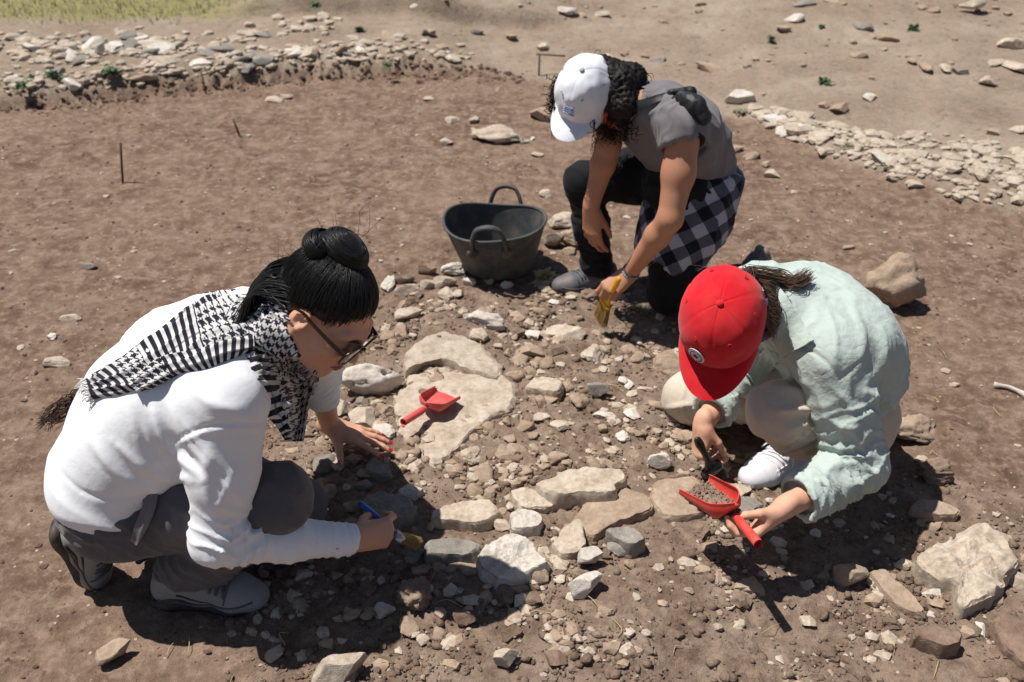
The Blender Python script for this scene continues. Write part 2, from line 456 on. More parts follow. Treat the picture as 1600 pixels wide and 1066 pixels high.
# ================================================================== STONES
import bmesh
_bm = bmesh.new(); bmesh.ops.create_icosphere(_bm, subdivisions=4, radius=1.0)
ICO4 = (np.array([v.co[:] for v in _bm.verts]), np.array([[v.index for v in f.verts] for f in _bm.faces])); _bm.free()
_bm = bmesh.new(); bmesh.ops.create_icosphere(_bm, subdivisions=3, radius=1.0)
ICO3 = (np.array([v.co[:] for v in _bm.verts]), np.array([[v.index for v in f.verts] for f in _bm.faces])); _bm.free()
_bm = bmesh.new(); bmesh.ops.create_icosphere(_bm, subdivisions=2, radius=1.0)
ICO2 = (np.array([v.co[:] for v in _bm.verts]), np.array([[v.index for v in f.verts] for f in _bm.faces])); _bm.free()
_bm = bmesh.new(); bmesh.ops.create_icosphere(_bm, subdivisions=1, radius=1.0)
ICO1 = (np.array([v.co[:] for v in _bm.verts]), np.array([[v.index for v in f.verts] for f in _bm.faces])); _bm.free()
def rock_verts(seed, ico, facets=9, rough=0.06, lump=0.12, pits=(), dr=(0.50, 0.84)):
    r = np.random.default_rng(seed); V = ico[0].copy()
    V = V*(1 + lump*fbm(V*1.3 + seed*3.7, 2)[:, None])
    for _ in range(facets):
        n = nrm(r.normal(size=3)); d = r.uniform(*dr); s = V@n - d
        V = V - np.maximum(s, 0)[:, None]*n*0.985
    D = V/np.linalg.norm(V, axis=1)[:, None]
    V = V + D*(rough*fbm(V*3.5 + seed, 4, 0.6))[:, None]
    V = V - D*(rough*0.8*np.maximum(ridged(V*2.6 + seed*1.7, 2)-0.9, 0))[:, None]
    for (dr, rad, dep) in pits:
        q = 1 - np.clip(np.linalg.norm(D - nrm(dr), axis=1)/rad, 0, 1)
        V = V - D*(dep*sstep(0.05, 0.6, q))[:, None]
    lo = V.min(0); hi = V.max(0); return (V - (lo+hi)/2)/(hi-lo)
ROCKS = {}
for style, (cnt, ico, fac, ro, lu) in {'angular': (12, ICO4, 10, 0.03, 0.10), 'round': (6, ICO4, 8, 0.04, 0.18),
        'crumbly': (6, ICO4, 9, 0.15, 0.22), 'slab': (5, ICO4, 12, 0.05, 0.10), 'clod': (5, ICO4, 5, 0.24, 0.28), 'far': (12, ICO3, 10, 0.03, 0.12)}.items():
    L = []
    for i in range(cnt):
        V = rock_verts(100 + len(ROCKS)*37 + i*5, ico, fac, ro, lu, (), (0.40, 0.72) if style in ('angular', 'far') else (0.5, 0.84))
        me_ = mesh_from('stone_'+style, V, ico[1], True); me_.set_sharp_from_angle(angle=math.radians(24)) if style not in ('clod', 'crumbly') else None; L.append(me_)
    ROCKS[style] = L
def stone_mat(name, dark, mid, light, dirt=0.5, rough=0.9):
    t = NT(name); pos = t.n('ShaderNodeNewGeometry').outputs['Position']
    oi = t.n('ShaderNodeObjectInfo')
    a = t.noise(14, 5, 0.6, vec=pos); b = t.noise(70, 5, 0.7, vec=pos); c = t.noise(300, 3, 0.7, vec=pos)
    col = t.ramp(t.math('ADD', t.math('MULTIPLY', a, 0.5), t.math('MULTIPLY', b, 0.5)), [(0.33, dark), (0.5, mid), (0.64, light)])
    col = t.mix(0.35, col, t.ramp(oi.outputs['Random'], [(0, (0.72, 0.70, 0.68, 1)), (1, (1.12, 1.1, 1.06, 1))]), 'MULTIPLY')
    col = t.mix(t.math('MULTIPLY', t.ramp(t.noise(24, 6, 0.7, vec=pos), [(0.5, (0, 0, 0, 1)), (0.68, (1, 1, 1, 1))]), dirt), col, srgb(134, 115, 99))
    pit = t.ramp(c, [(0.28, (0.45, 0.42, 0.4, 1)), (0.42, (1, 1, 1, 1))]); col = t.mix(0.5, col, pit, 'MULTIPLY')
    nb = t.bump(b, 0.45, 0.008); nb = t.bump(c, 0.35, 0.003, nb)
    return t.set(col, rough, nb, 0.25)
SM = {'pale': stone_mat('limestone', srgb(150, 132, 114), srgb(180, 165, 147), srgb(198, 186, 170)),
      'white': stone_mat('white_limestone', srgb(168, 156, 142), srgb(198, 189, 177), srgb(212, 206, 198), 0.22),
      'buff': stone_mat('buff_stone', srgb(134, 112, 94), srgb(160, 139, 119), srgb(176, 157, 138)),
      'brown': stone_mat('brown_stone', srgb(98, 78, 66), srgb(124, 102, 87), srgb(142, 121, 105)),
      'grey': stone_mat('grey_stone', srgb(108, 102, 96), srgb(132, 126, 118), srgb(152, 146, 138), 0.25),
      'clod': stone_mat('dry_clod', srgb(108, 89, 76), srgb(132, 112, 97), srgb(154, 134, 118), 0.5)}
TONE = {'pale': 'pale limestone', 'white': 'whitish limestone', 'buff': 'buff coloured', 'brown': 'dark brown', 'grey': 'grey', 'clod': 'soil-caked'}
def near_what(p):
    marks = [((0.30, 3.25), 'beside the white-capped digger'), ((-0.05, 3.35), 'beside the black bucket'), ((-0.28, 2.98), 'in the rubble heap below the bucket'),
             ((-0.13, 2.55), 'around the two flat slabs'), ((-0.45, 2.45), 'by the hand resting on the ground'), ((0.25, 2.65), 'in the soil between slabs and brush'),
             ((0.28, 2.30), 'in the loose soil between slabs and red cap'), ((0.12, 2.02), 'among the broken slabs in front'), ((-0.18, 1.85), 'beside the blue-handled brush'),
             ((0.15, 1.58), 'in the crumbled foreground soil'), ((-0.3, 1.6), 'in the shadow of the scarf wearer'), ((0.95, 1.75), 'in front of the red-capped digger'),
             ((1.2, 2.3), 'behind the red-capped digger'), ((1.15, 1.6), 'around the big white boulder'), ((1.3, 3.0), 'on the field behind the red cap'),
             ((-1.3, 2.6), 'on the bare field behind the scarf wearer'), ((-1.0, 1.6), 'by the grey boots'), ((-0.3, 4.4), 'on the bare field beyond the bucket'), ((0.3, 6.6), 'on the path beyond the trench edge'), ((3.0, 6.2), 'on the grey slope above the rubble band'), ((0.9, 4.4), 'on the field behind the white cap')]
    return min(marks, key=lambda m: (m[0][0]-p[0])**2 + (m[0][1]-p[1])**2)[1]
N_STONES = [0]
def stone(box, tone='pale', style='angular', hr=0.45, sink=0.32, label=None, rot=None, idx=None, tilt=0.0):
    """box: where the stone shows in the photo (left, top, right, bottom)"""
    u0, v0, u1, v1 = box; uc, vc = (u0+u1)/2, (v0+v1)/2
    p = on_ground(uc, vc); dep = depth_of(p); w = (u1-u0)/FPX*dep; h = hr*w
    d = ray(uc, vc); a = math.atan2(-d[2], d[1]); m = (v1-v0)/FPX*dep
    dd = (m - h*(1-sink)*math.cos(a))/math.sin(a)
    dd = min(max(dd, 0.45*w), 2.2*w)
    q = on_ground(uc, vc, h*(0.5-sink)); k = N_STONES[0]; N_STONES[0] += 1
    L = ROCKS[style]; me = L[(k*7 + 3) % len(L) if idx is None else idx]
    if me.materials and me.materials[0] is not SM[tone] or not me.materials:
        me = me.copy(); me.materials.clear(); me.materials.append(SM[tone])
    lab = label
    grp = 'loose stones in the dig'
    if lab is None:
        size = 'small' if w < 0.075 else ('fist-sized' if w < 0.13 else 'large')
        shape = {'angular': 'angular', 'round': 'rounded', 'crumbly': 'pitted', 'slab': 'flat', 'clod': 'rough'}[style]
        lab = f'{size} {shape} {TONE[tone]} stone {near_what(q)}'
        grp = lab.split(' stone ')[0] + ' stones ' + near_what(q)
    o = link_obj('stone', me, None, None, lab, 'stone', grp, loc=tuple(q))
    o.scale = (w*1.04, dd*1.04, h)
    r = np.random.default_rng(k)
    o.rotation_euler = (tilt + r.uniform(-.08, .08), r.uniform(-.08, .08), r.uniform(-.22, .22) if rot is None else rot)
    if style in ('round', 'angular') and label is None and rot is None and abs(w/dd - 1) < 0.35:
        o.rotation_euler[2] = r.uniform(0, 6.28)
    return o
def slab(outline, thick, tone, label, rise=0.3, rough=0.006, seed=0, tilt=(0, 0), lift=0.0, crack=None, bevel=0.02):
    """flat stone from its plan outline; the outline lies at the top edge of the stone"""
    P = np.array(outline, float); c = P.mean(0); g = on_ground(c[0], c[1], thick + lift)
    W = np.array([at_z(u, v, g[2]) for u, v in outline])[:, :2]
    cc = W.mean(0); n = 132; C = closed_curve(W, n) - cc
    rad = np.linalg.norm(C, axis=1)
    ang = np.arctan2(C[:, 1], C[:, 0])
    e3 = np.stack([C[:, 0], C[:, 1], np.full(n, seed*1.3)], 1)
    C = C*(1 + (0.022*fbm(e3*26, 2, 0.5)/np.maximum(rad, 0.05)*0.35))[:, None]
    rings = [(1.05, -thick-lift-0.04), (1.02, -thick*0.62), (0.995, -thick*0.28), (None, -0.004), (0.94, 0), (0.89, 0)] + [(x, 0) for x in np.linspace(.84, .035, 24)]
    Vs = []
    for k, (s, z) in enumerate(rings):
        if s is None: s = 0.975
        XY = C*s
        p3 = np.stack([XY[:, 0], XY[:, 1], np.full(n, z + seed)], 1)
        zz = z + (rough*fbm(p3*16 + seed, 5, 0.55) + rough*1.6*fbm(p3*4 + seed, 2) if k >= 3 else 0.0)
        if k in (1, 2): XY = XY*(1 + 0.035*fbm(p3*40, 3))[:, None]
        if k in (3, 4, 5): zz = zz - thick*(0.30, 0.22, 0.10)[k-3]*sstep(0.0, 0.45, fbm(p3*11 + seed*2.1, 3))
        if k == 3: zz = zz - 0.006*np.abs(fbm(p3*25, 3))
        zz = zz + (tilt[0]*XY[:, 0] + tilt[1]*XY[:, 1])*(1 if k > 0 else 0)
        Vs.append(np.stack([XY[:, 0], XY[:, 1], zz], 1) if not np.isscalar(zz) else np.stack([XY[:, 0], XY[:, 1], np.full(n, zz)], 1))
    V = np.concatenate(Vs + [np.array([[0, 0, float(Vs[-1][:, 2].mean())]])]); nr = len(rings)
    Q = grid_quads(nr, n, wrap_v=True); k = np.arange(n)
    T = np.stack([(nr-1)*n + k, (nr-1)*n + (k+1) % n, np.full(n, nr*n)], 1)
    # wind outward
    Q = Q[:, ::-1]
    if np.cross(C[0], C[1]) < 0: Q = Q[:, ::-1]; T = T[:, ::-1]
    me = mesh_from('stone', V, [Q, T], True); me.set_sharp_from_angle(angle=math.radians(32))
    return link_obj('stone', me, SM[tone], None, label, 'stone', 'flat slabs exposed in the dig', loc=(cc[0], cc[1], g[2]))
def Z5(pts): return [(480+.375*x, 400+.375*y) for x, y in pts]
def Z6(pts): return [(560+.381*x, 660+.381*y) for x, y in pts]
def Z7(pts): return [(1080+.4*x, 640+.4*y) for x, y in pts]
slab(Z5([(410,465),(425,385),(480,340),(600,303),(690,340),(790,430),(803,490),(760,497),(660,468),(560,428),(480,440)]), 0.022, 'pale', 'smooth pale arched slab touching the big irregular slab', seed=1, rough=0.005)
slab(Z5([(365,600),(400,540),(425,490),(520,480),(610,462),(690,490),(800,497),(865,530),(872,590),(845,640),(790,655),(700,715),(640,775),(545,860),(482,815),(475,790),(385,745),(368,680)]), 0.02, 'pale', 'big pale irregular slab with a red scoop lying on it', seed=2, rough=0.007)
slab(Z6([(725,240),(800,225),(835,190),(1010,175),(1085,195),(1090,225),(1060,250),(1055,285),(900,292),(790,288)]), 0.036, 'pale', 'long pale rectangular slab, thick and sharp edged, behind broken slabs', seed=3, rough=0.006, lift=0.01)
slab(Z6([(885,410),(920,335),(1060,305),(1080,262),(1190,300),(1205,350),(1120,385),(1040,420),(975,460),(930,455)]), 0.022, 'buff', 'thin buff broken slab below the long rectangular slab', seed=4, rough=0.004)
slab(Z6([(1200,290),(1225,235),(1300,220),(1390,225),(1425,290),(1400,370),(1270,388),(1225,350)]), 0.016, 'buff', 'flat buff slab flush with soil beside the scoop full of soil', seed=5, rough=0.004)
slab(Z6([(300,372),(325,340),(410,322),(515,317),(590,355),(560,378),(500,405),(430,402),(315,398)]), 0.035, 'pale', 'long smooth oval stone half in shade beyond the brush', seed=6, rough=0.005)
slab(Z6([(265,500),(320,478),(400,470),(490,490),(500,520),(460,540),(350,545),(285,535)]), 0.035, 'grey', 'grey oval stone in the shade next to the blue-handled brush', seed=7, rough=0.004)
slab(Z6([(490,540),(540,490),(620,465),(690,480),(745,525),(775,575),(720,600),(600,632),(540,610)]), 0.042, 'white', 'large rough white stone half crossed by shadow', seed=8, rough=0.014)
slab(Z6([(800,480),(850,425),(905,405),(940,500),(915,520),(850,545),(815,520)]), 0.03, 'pale', 'pale cracked slab standing behind two white stones', seed=9, rough=0.008)
slab(Z6([(1020,445),(1070,425),(1130,422),(1180,470),(1150,490),(1120,500),(1080,490)]), 0.045, 'grey', 'grey angular block beside the thin buff slab', seed=10, rough=0.006)
slab(Z7([(885,565),(960,520),(1110,450),(1210,480),(1280,570),(1235,640),(1215,690),(1100,750),(1045,745),(1035,680),(975,650),(900,600)]), 0.05, 'pale', 'big white boulder with a chalky patch, beside the brick-like block', seed=11, rough=0.016, lift=0.0)
slab(Z7([(700,640),(760,632),(800,665),(850,710),(910,775),(880,792),(810,765),(765,720)]), 0.018, 'buff', 'long flat buff stone between small stone and white boulder', seed=12, rough=0.005)
slab(Z7([(870,850),(960,848),(1010,862),(1050,868),(1058,905),(1000,920),(900,890),(872,880)]), 0.04, 'brown', 'brown brick-like block in front of the white boulder', seed=13, rough=0.004)
slab(Z7([(1180,830),(1240,815),(1320,850),(1360,960),(1300,985),(1220,910)]), 0.03, 'brown', 'brown flat slab beside the brown brick-like block', seed=14, rough=0.004)
slab([(823,600),(832,590),(850,586),(878,596),(880,606),(868,613),(845,608)], 0.03, 'pale', 'small tilted pale slab just off the big irregular slab', seed=15, rough=0.005, tilt=(0.1, 0))
slab([(570,775),(600,765),(640,772),(648,800),(610,815),(572,812)], 0.04, 'grey', 'flat grey stone in shade under the blue handle', seed=16, rough=0.005)
slab([(796,764),(812,760),(842,768),(866,780),(852,790),(815,790)], 0.025, 'pale', 'pale thin slab touching one end of the long rectangular slab', seed=17, rough=0.008)
slab([(798,805),(810,792),(838,797),(850,812),(838,824),(806,824)], 0.03, 'white', 'whitish four-sided stone behind the half-shaded white stone', seed=18, rough=0.008)
slab([(571,725),(585,714),(600,722),(611,735),(598,741),(578,737)], 0.03, 'grey', 'grey smooth flat stone just below the resting fingers', seed=19, rough=0.003)
slab([(1424,790),(1440,778),(1475,786),(1498,795),(1490,805),(1450,802)], 0.025, 'buff', 'long low buff stone in soil just behind the white boulder', seed=20, rough=0.006)
# pitted white rock
_pv = rock_verts(901, ICO4, 4, 0.06, 0.14, pits=(((0.55, -0.50, 0.65), 0.26, 0.42), ((-0.65, -0.72, 0.22), 0.17, 0.30), ((-0.20, -0.9, 0.30), 0.2, 0.32), ((-0.02, -0.35, 0.93), 0.16, 0.22)))
ROCKS['pitted'] = [mesh_from('stone_pitted', _pv, ICO4[1], True)]
stone((533, 563, 628, 624), 'white', 'pitted', 0.62, 0.15, 'white rock pierced by dark holes beside the big slabs', rot=0.1)
S = stone
S((515,617,548,656),'pale','angular',.7); S((549,634,594,682),'pale','angular',.65); S((578,660,619,692),'white','crumbly',.5)
S((574,623,602,636),'pale','round',.35); S((553,619,574,635),'grey','round',.6); S((497,577,536,605),'buff','angular',.5)
S((617,482,661,506),'pale','angular',.45); S((726,484,790,519),'white','crumbly',.45,label='knobbly white crumbling stone behind the arched slab'); S((733,512,763,537),'pale','crumbly',.55)
S((853,505,916,541),'pale','slab',.35,label='smooth pale oval stone in front of the yellow brush'); S((815,514,846,536),'white','angular',.55); S((906,535,950,575),'pale','crumbly',.55,label='round pitted pale stone in front of the smooth oval stone')
S((917,591,952,626),'grey','angular',.8,.1,label='cube-like grey stone standing alone in loose soil',rot=.2); S((860,538,882,560),'brown','angular',.7); S((810,536,848,563),'buff','angular',.5)
S((789,577,819,594),'buff','round',.35); S((842,618,873,636),'buff','angular',.35); S((862,652,888,677),'pale','angular',.55); S((834,646,860,663),'pale','angular',.4)
S((926,640,964,660),'white','crumbly',.35); S((977,638,1000,658),'white','angular',.5); S((961,671,985,694),'white','crumbly',.6); S((1011,701,1050,735),'white','round',.75,.1,label='round white cobble in loose soil near the black brush')
S((778,711,816,725),'brown','round',.3); S((717,695,753,731),'pale','crumbly',.6); S((1020,540,1066,592),'buff','slab',.6,label='smooth buff boulder partly behind the red cap')
for b in ((597,427,618,461),(616,426,648,445),(616,440,659,468),(651,413,683,431),(689,410,728,435),(677,432,713,452),(684,446,708,474),(753,422,775,448),(782,438,803,453),(655,438,682,452),(706,452,726,468),(640,455,662,470),(722,434,745,448),(664,468,684,480)):
    S(b, ['pale','pale','buff','white'][N_STONES[0]%4], ['angular','round','angular','crumbly'][N_STONES[0]%4], .6, .2)
S((903,449,938,474),'clod','clod',.5); S((859,466,873,479),'white','angular',.5); S((884,461,900,473),'pale','angular',.5); S((840,445,860,457),'pale','angular',.5)
S((884,455,908,468),'buff','angular',.5); S((890,492,912,502),'buff','angular',.4); S((770,535,783,548),'pale','angular',.7); S((786,543,802,560),'buff','crumbly',.7); S((935,571,950,585),'pale','round',.6); S((950,573,968,586),'pale','round',.5)
S((965,588,981,602),'white','crumbly',.6); S((975,590,990,610),'white','angular',.5); S((995,603,1020,612),'pale','slab',.25); S((975,540,992,553),'buff','angular',.5)
S((903,854,941,893),'white','angular',.75,.1,label='upright white angular stone behind the tilted white one'); S((890,891,946,935),'white','angular',.65,.05,label='tilted white faceted stone casting a shadow in crumbled soil',rot=.5)
S((949,840,1008,875),'grey','angular',.5); S((802,924,824,952),'pale','angular',.9,.1); S((822,923,848,954),'brown','angular',.75); S((776,910,805,951),'brown','angular',.8)
S((708,947,746,983),'brown','angular',.7,.1,label='dark reddish wedge-shaped stone in crumbled soil'); S((770,1012,811,1048),'pale','angular',.8,.1); S((853,1014,886,1046),'brown','angular',.6); S((872,996,896,1013),'buff','angular',.5)
S((580,941,618,970),'white','angular',.6); S((619,895,676,962),'clod','clod',.75,.15,label='big lump of caked soil at the edge of the shadow'); S((972,1009,996,1029),'brown','round',.5); S((1050,985,1070,1000),'brown','angular',.5)
S((866,896,883,914),'pale','angular',.6); S((855,968,873,977),'buff','angular',.4); S((622,756,666,787),'white','crumbly',.5); S((632,849,660,878),'grey','angular',.6); S((770,806,801,832),'pale','angular',.5)
S((484,707,527,744),'grey','round',.65); S((553,749,582,771),'grey','round',.6); S((527,714,546,732),'grey','round',.7); S((598,740,616,752),'buff','angular',.4)
S((488,1019,577,1078),'pale','angular',.6,.1,label='pale faceted rock lying at the edge of the boot wearer shadow',rot=.5,idx=2); S((152,1001,207,1041),'buff','angular',.5,.1,label='lone buff wedge of stone on bare soil by the boots',rot=.45,idx=4)
S((1305,877,1357,923),'buff','angular',.75,.1,label='reddish buff stone at the edge of the digger shadow'); S((1396,872,1425,893),'pale','round',.5); S((1454,903,1473,922),'white','angular',.5); S((1449,917,1471,944),'white','angular',.4); S((1449,955,1462,966),'white','angular',.5)
S((1568,888,1612,925),'pale','angular',.5); S((1523,972,1543,1001),'white','angular',.6); S((1250,961,1275,983),'pale','angular',.6); S((1436,800,1470,818),'buff','angular',.3); S((1447,816,1472,832),'buff','angular',.4); S((1432,811,1446,825),'buff','angular',.5)
S((1384,644,1468,702),'buff','crumbly',.5,.2,label='reddish rough rock behind the red-capped digger'); S((1434,710,1488,762),'clod','clod',.75,.2,label='caked soil lump below the reddish rough rock'); S((1430,708,1452,730),'pale','angular',.6)
S((1353,394,1448,495),'buff','crumbly',1.0,.12,label='tall craggy soil-caked rock standing on the field'); S((1362,397,1412,450),'pale','crumbly',1.0,-0.55,label='pale pitted cap on the tall craggy rock') if False else None
S((94,488,127,505),'pale','round',.4); S((67,554,112,577),'pale','slab',.35); S((127,409,153,423),'grey','angular',.45); S((73,519,90,534),'white','crumbly',.6)
S((826,164,870,194),'buff','angular',.55); S((736,194,818,229),'pale','crumbly',.35,.2,label='low crumbling pale rock on the field beyond the bucket'); S((858,326,908,362),'pale','slab',.45,.1); S((848,358,882,390),'pale','angular',.8,.1); S((874,356,914,392),'buff','crumbly',.75,.1)
S((880,385,902,402),'buff','angular',.6); S((1138,225,1162,241),'buff','round',.5); S((1159,235,1187,251),'buff','angular',.5); S((1192,264,1217,281),'pale','angular',.5); S((1190,250,1205,264),'buff','angular',.7)
S((695,181,716,194),'pale','round',.5); S((732,180,748,194),'pale','angular',.6); S((692,215,706,228),'pale','angular',.7); S((812,218,828,226),'white','angular',.5); S((828,212,836,222),'white','angular',.5); S((832,236,848,248),'pale','angular',.5)
S((842,295,862,312),'pale','crumbly',.6); S((415,148,442,162),'pale','slab',.3); S((440,145,458,157),'pale','angular',.5); S((775,135,786,145),'buff','angular',.8); S((660,150,676,160),'pale','angular',.4)
S((1062,667,1095,700),'buff','angular',.6); S((1098,743,1112,757),'pale','angular',.6); S((1105,640,1130,668),'pale','crumbly',.6); S((1130,752,1170,790),'pale','angular',.6); S((1140,770,1200,812),'grey','angular',.4)
S((1265,825,1283,842),'white','angular',.6); S((1384,800,1398,812),'white','angular',.5); S((1317,384,1337,392),'buff','angular',.4); S((1484,597,1500,607),'pale','angular',.5); S((1470,575,1484,585),'buff','angular',.5)
for b_, tn_, st_, lb_ in (((1224,20,1257,37),'white','angular','whitish stone casting a dark shadow high on the slope'), ((1213,38,1232,51),'buff','angular',None), ((870,8,901,27),'white','round','smooth whitish cobble on the path behind the white cap'), ((902,18,916,28),'buff','angular',None), ((930,16,951,29),'pale','angular',None), ((1577,90,1606,122),'pale','angular','large pale stone in the stone cluster on the slope'), ((1545,90,1566,106),'pale','angular',None), ((1488,104,1511,119),'grey','angular',None), ((1528,118,1561,136),'pale','crumbly',None), ((1418,90,1433,101),'buff','angular',None), ((1440,95,1456,113),'buff','angular',None), ((1470,100,1486,114),'pale','angular',None), ((1578,192,1604,211),'pale','angular',None), ((1538,200,1561,213),'buff','angular',None), ((1349,145,1369,157),'white','angular',None), ((1294,159,1326,179),'buff','angular',None), ((1278,160,1298,171),'buff','angular',None), ((1132,146,1182,161),'white','slab','flat whitish stone on the path behind the sling bag'), ((640,3,653,16),'pale','angular',None), ((662,45,681,56),'buff','angular',None), ((735,45,756,56),'grey','angular',None), ((790,52,806,63),'buff','angular',None), ((838,66,858,80),'pale','slab',None), ((1560,60,1600,74),'pale','slab',None), ((1500,0,1540,12),'pale','angular',None)):
    S(b_, tn_, st_, .45, .2, label=lb_)
# bone-like pale sliver on the field
_g = Geo(); _p = [on_ground(1553, 602, .008), on_ground(1572, 604, .012), on_ground(1590, 611, .01), on_ground(1606, 620, .008)]
tube(_g, smooth_curve(_p, 14), np.interp(np.linspace(0, 1, 14), [0, .2, .7, 1], [.012, .007, .008, .013]), 9, True, .8)
_Vb, _Fb = _g.get(); _c = _Vb.mean(0)
link_obj('bone_fragment', mesh_from('bone_fragment', _Vb-_c, _Fb), SM['white'], None, 'long thin white bone-like sliver on the brown field', 'bone', loc=tuple(_c))

# ---------------------------------------------------------------- rubble bands beyond the trench edge
def band_points(n, kind, seed):
    r = np.random.default_rng(seed); out = []
    while len(out) < n:
        if kind == 'near':
            x = r.uniform(-4.8, -0.25); s = abs(r.normal(0.0, 0.16)) + 0.06
            if x > -0.9 and r.uniform() > 0.5: continue
            y = float(edge_y(x)) + s + 0.07*max(0, -x-2)*0
            if s > 0.45: continue
            sz = r.choice([.03, .042, .055, .07, .09, .12], p=[.28, .27, .22, .13, .07, .03])
        elif kind == 'far':
            x = r.uniform(-4.4, -1.2); y = 6.22 + 0.07*(x+4.4) + r.normal(0, 0.20) + 0.55*max(0, x+2.1)
            if x > -2.0 and r.uniform() > 0.45: continue
            sz = r.choice([.04, .055, .07, .09, .12, .15], p=[.25, .27, .22, .15, .08, .03])
        elif kind == 'right':
            x = r.uniform(1.35, 4.2); s = r.uniform(0.0, 0.22 + 0.75*min(1, (x-1.3)/0.9))**1.0; y = float(edge_y(x)) + s
            sz = r.choice([.035, .045, .055, .07, .09, .115], p=[.25, .27, .22, .14, .08, .04])
        else:
            x = r.uniform(-3.0, 5.2); y = r.uniform(5.6, 10.5)
            if y < edge_y(x) + 0.5 or (x < -0.6 and y < 7.4): continue
            sz = r.choice([.03, .05, .075, .12], p=[.45, .33, .17, .05])
            if fbm(np.array([[x*.9, y*.9, 3.0]]), 2)[0] < 0.0 and r.uniform() > .25: continue
        out.append((x, y, sz*r.uniform(.8, 1.2)))
    return out
def far_stone(x, y, s, label, group, tones, r):
    z = float(ground_h(np.array([x]), np.array([y]), False)[0])
    me = ROCKS['far'][r.integers(12)]; tone = tones[r.integers(len(tones))]
    key = (me.name, tone)
    if key not in FARCACHE:
        m2 = me.copy(); m2.materials.clear(); m2.materials.append(SM[tone]); FARCACHE[key] = m2
    h = s*r.uniform(.3, .55)
    sz_ = 'small' if s < .075 else ('fist-sized' if s < .115 else 'large'); label = f'{sz_} {TONE[tone]} {label}'; group = f'{sz_} {TONE[tone]} {group}'
    o = link_obj('stone', FARCACHE[key], None, None, label, 'stone', group, loc=(x, y, z + h*0.10))
    o.scale = (s*r.uniform(.9, 1.5), s*r.uniform(.8, 1.2), h); o.rotation_euler = (r.uniform(-.25, .25), r.uniform(-.25, .25), r.uniform(0, 6.28))
    return o
FARCACHE = {}
_r = np.random.default_rng(21)
_rest = []
for kind, n, keep, lab, grp, tones in (
        ('near', 760, 50, 'rubble stone in the band along the trench edge', 'rubble along the trench edge', ['pale', 'buff', 'grey', 'white']),
        ('far', 520, 40, 'rubble stone in the far band before the grass', 'rubble band below the grass', ['pale', 'grey', 'white', 'grey']),
        ('right', 1200, 46, 'rubble stone in the paved band behind the red-capped digger', 'rubble band beside the bare field', ['pale', 'buff', 'pale', 'white']),
        ('slope', 700, 22, 'loose stone scattered on the grey slope', 'stones scattered on the slope', ['buff', 'pale', 'grey', 'buff'])):
    pts = band_points(n, kind, 31 + len(kind)); pts.sort(key=lambda p: -p[2]/p[1])
    for p in pts[:keep]: far_stone(*p, lab, grp, tones, _r)
    _rest.append((pts[keep:], lab, grp, tones))
def scatter(name, pts, base_list, mat, label, flat=0.5, sink=0.3, smooth=True, kind='stuff', zf=None):
    """many tiny pieces as one mesh: pts rows x, y, size"""
    pts = np.asarray(pts, float); r = np.random.default_rng(len(pts)); z = ground_h(pts[:, 0], pts[:, 1], zf is None)
    Vs = []; Fs = []; off = 0
    which = r.integers(len(base_list), size=len(pts))
    for b, (BV, BF) in enumerate(base_list):
        I = np.where(which == b)[0]
        if not len(I): continue
        a = r.uniform(0, 6.28, len(I)); ca, sa = np.cos(a), np.sin(a)
        sx = pts[I, 2]*r.uniform(.8, 1.3, len(I)); sy = pts[I, 2]*r.uniform(.7, 1.1, len(I)); sz = pts[I, 2]*flat*r.uniform(.7, 1.2, len(I))
        X = BV[None, :, 0]*sx[:, None]; Y = BV[None, :, 1]*sy[:, None]; Z = BV[None, :, 2]*sz[:, None]
        V = np.stack([X*ca[:, None]-Y*sa[:, None] + pts[I, 0][:, None], X*sa[:, None]+Y*ca[:, None] + pts[I, 1][:, None], Z + (z[I] + sz*(0.5-sink))[:, None]], -1)
        F = BF[None] + (np.arange(len(I))*len(BV))[:, None, None] + off
        Vs.append(V.reshape(-1, 3)); Fs.append(F.reshape(-1, BF.shape[1])); off += len(I)*len(BV)
    me = mesh_from(name, np.concatenate(Vs), np.concatenate(Fs), smooth)
    return link_obj(name, me, mat, None, label, None, None, kind)
FAR_B = [(rock_verts(500+i, ICO1, 10, .12, .2), ICO1[1]) for i in range(8)]
_bm = bmesh.new(); bmesh.ops.create_icosphere(_bm, subdivisions=1, radius=1.0)
ICO0 = (np.array([v.co[:] for v in _bm.verts]), np.array([[v.index for v in f.verts] for f in _bm.faces])); _bm.free()
CRUMB_B = []
for i in range(10):
    _q = ICO0[0]*(1 + np.random.default_rng(i).uniform(-.38, .38, (len(ICO0[0]), 1))); CRUMB_B.append((_q*.5, ICO0[1]))
CAKED_B = [(rock_verts(700+i, ICO3, 10, .10, .2, (), (.42, .75)), ICO3[1]) for i in range(8)]
CLOD_B = [(rock_verts(600+i, ICO1, 3, .3, .35), ICO1[1]) for i in range(8)]
CLOD2_B = [(rock_verts(640+i, ICO2, 7, .42, .35), ICO2[1]) for i in range(6)]
for k, (pts, lab, grp, tones) in enumerate(_rest):
    scatter('rubble', pts, FAR_B, SM[tones[0]], ['many small pale rubble pieces along the trench edge', 'many small grey-white rubble pieces below the grass', 'many small pale rubble pieces in the paved band', 'small stones strewn over the grey slope'][k], zf=False, smooth=False)
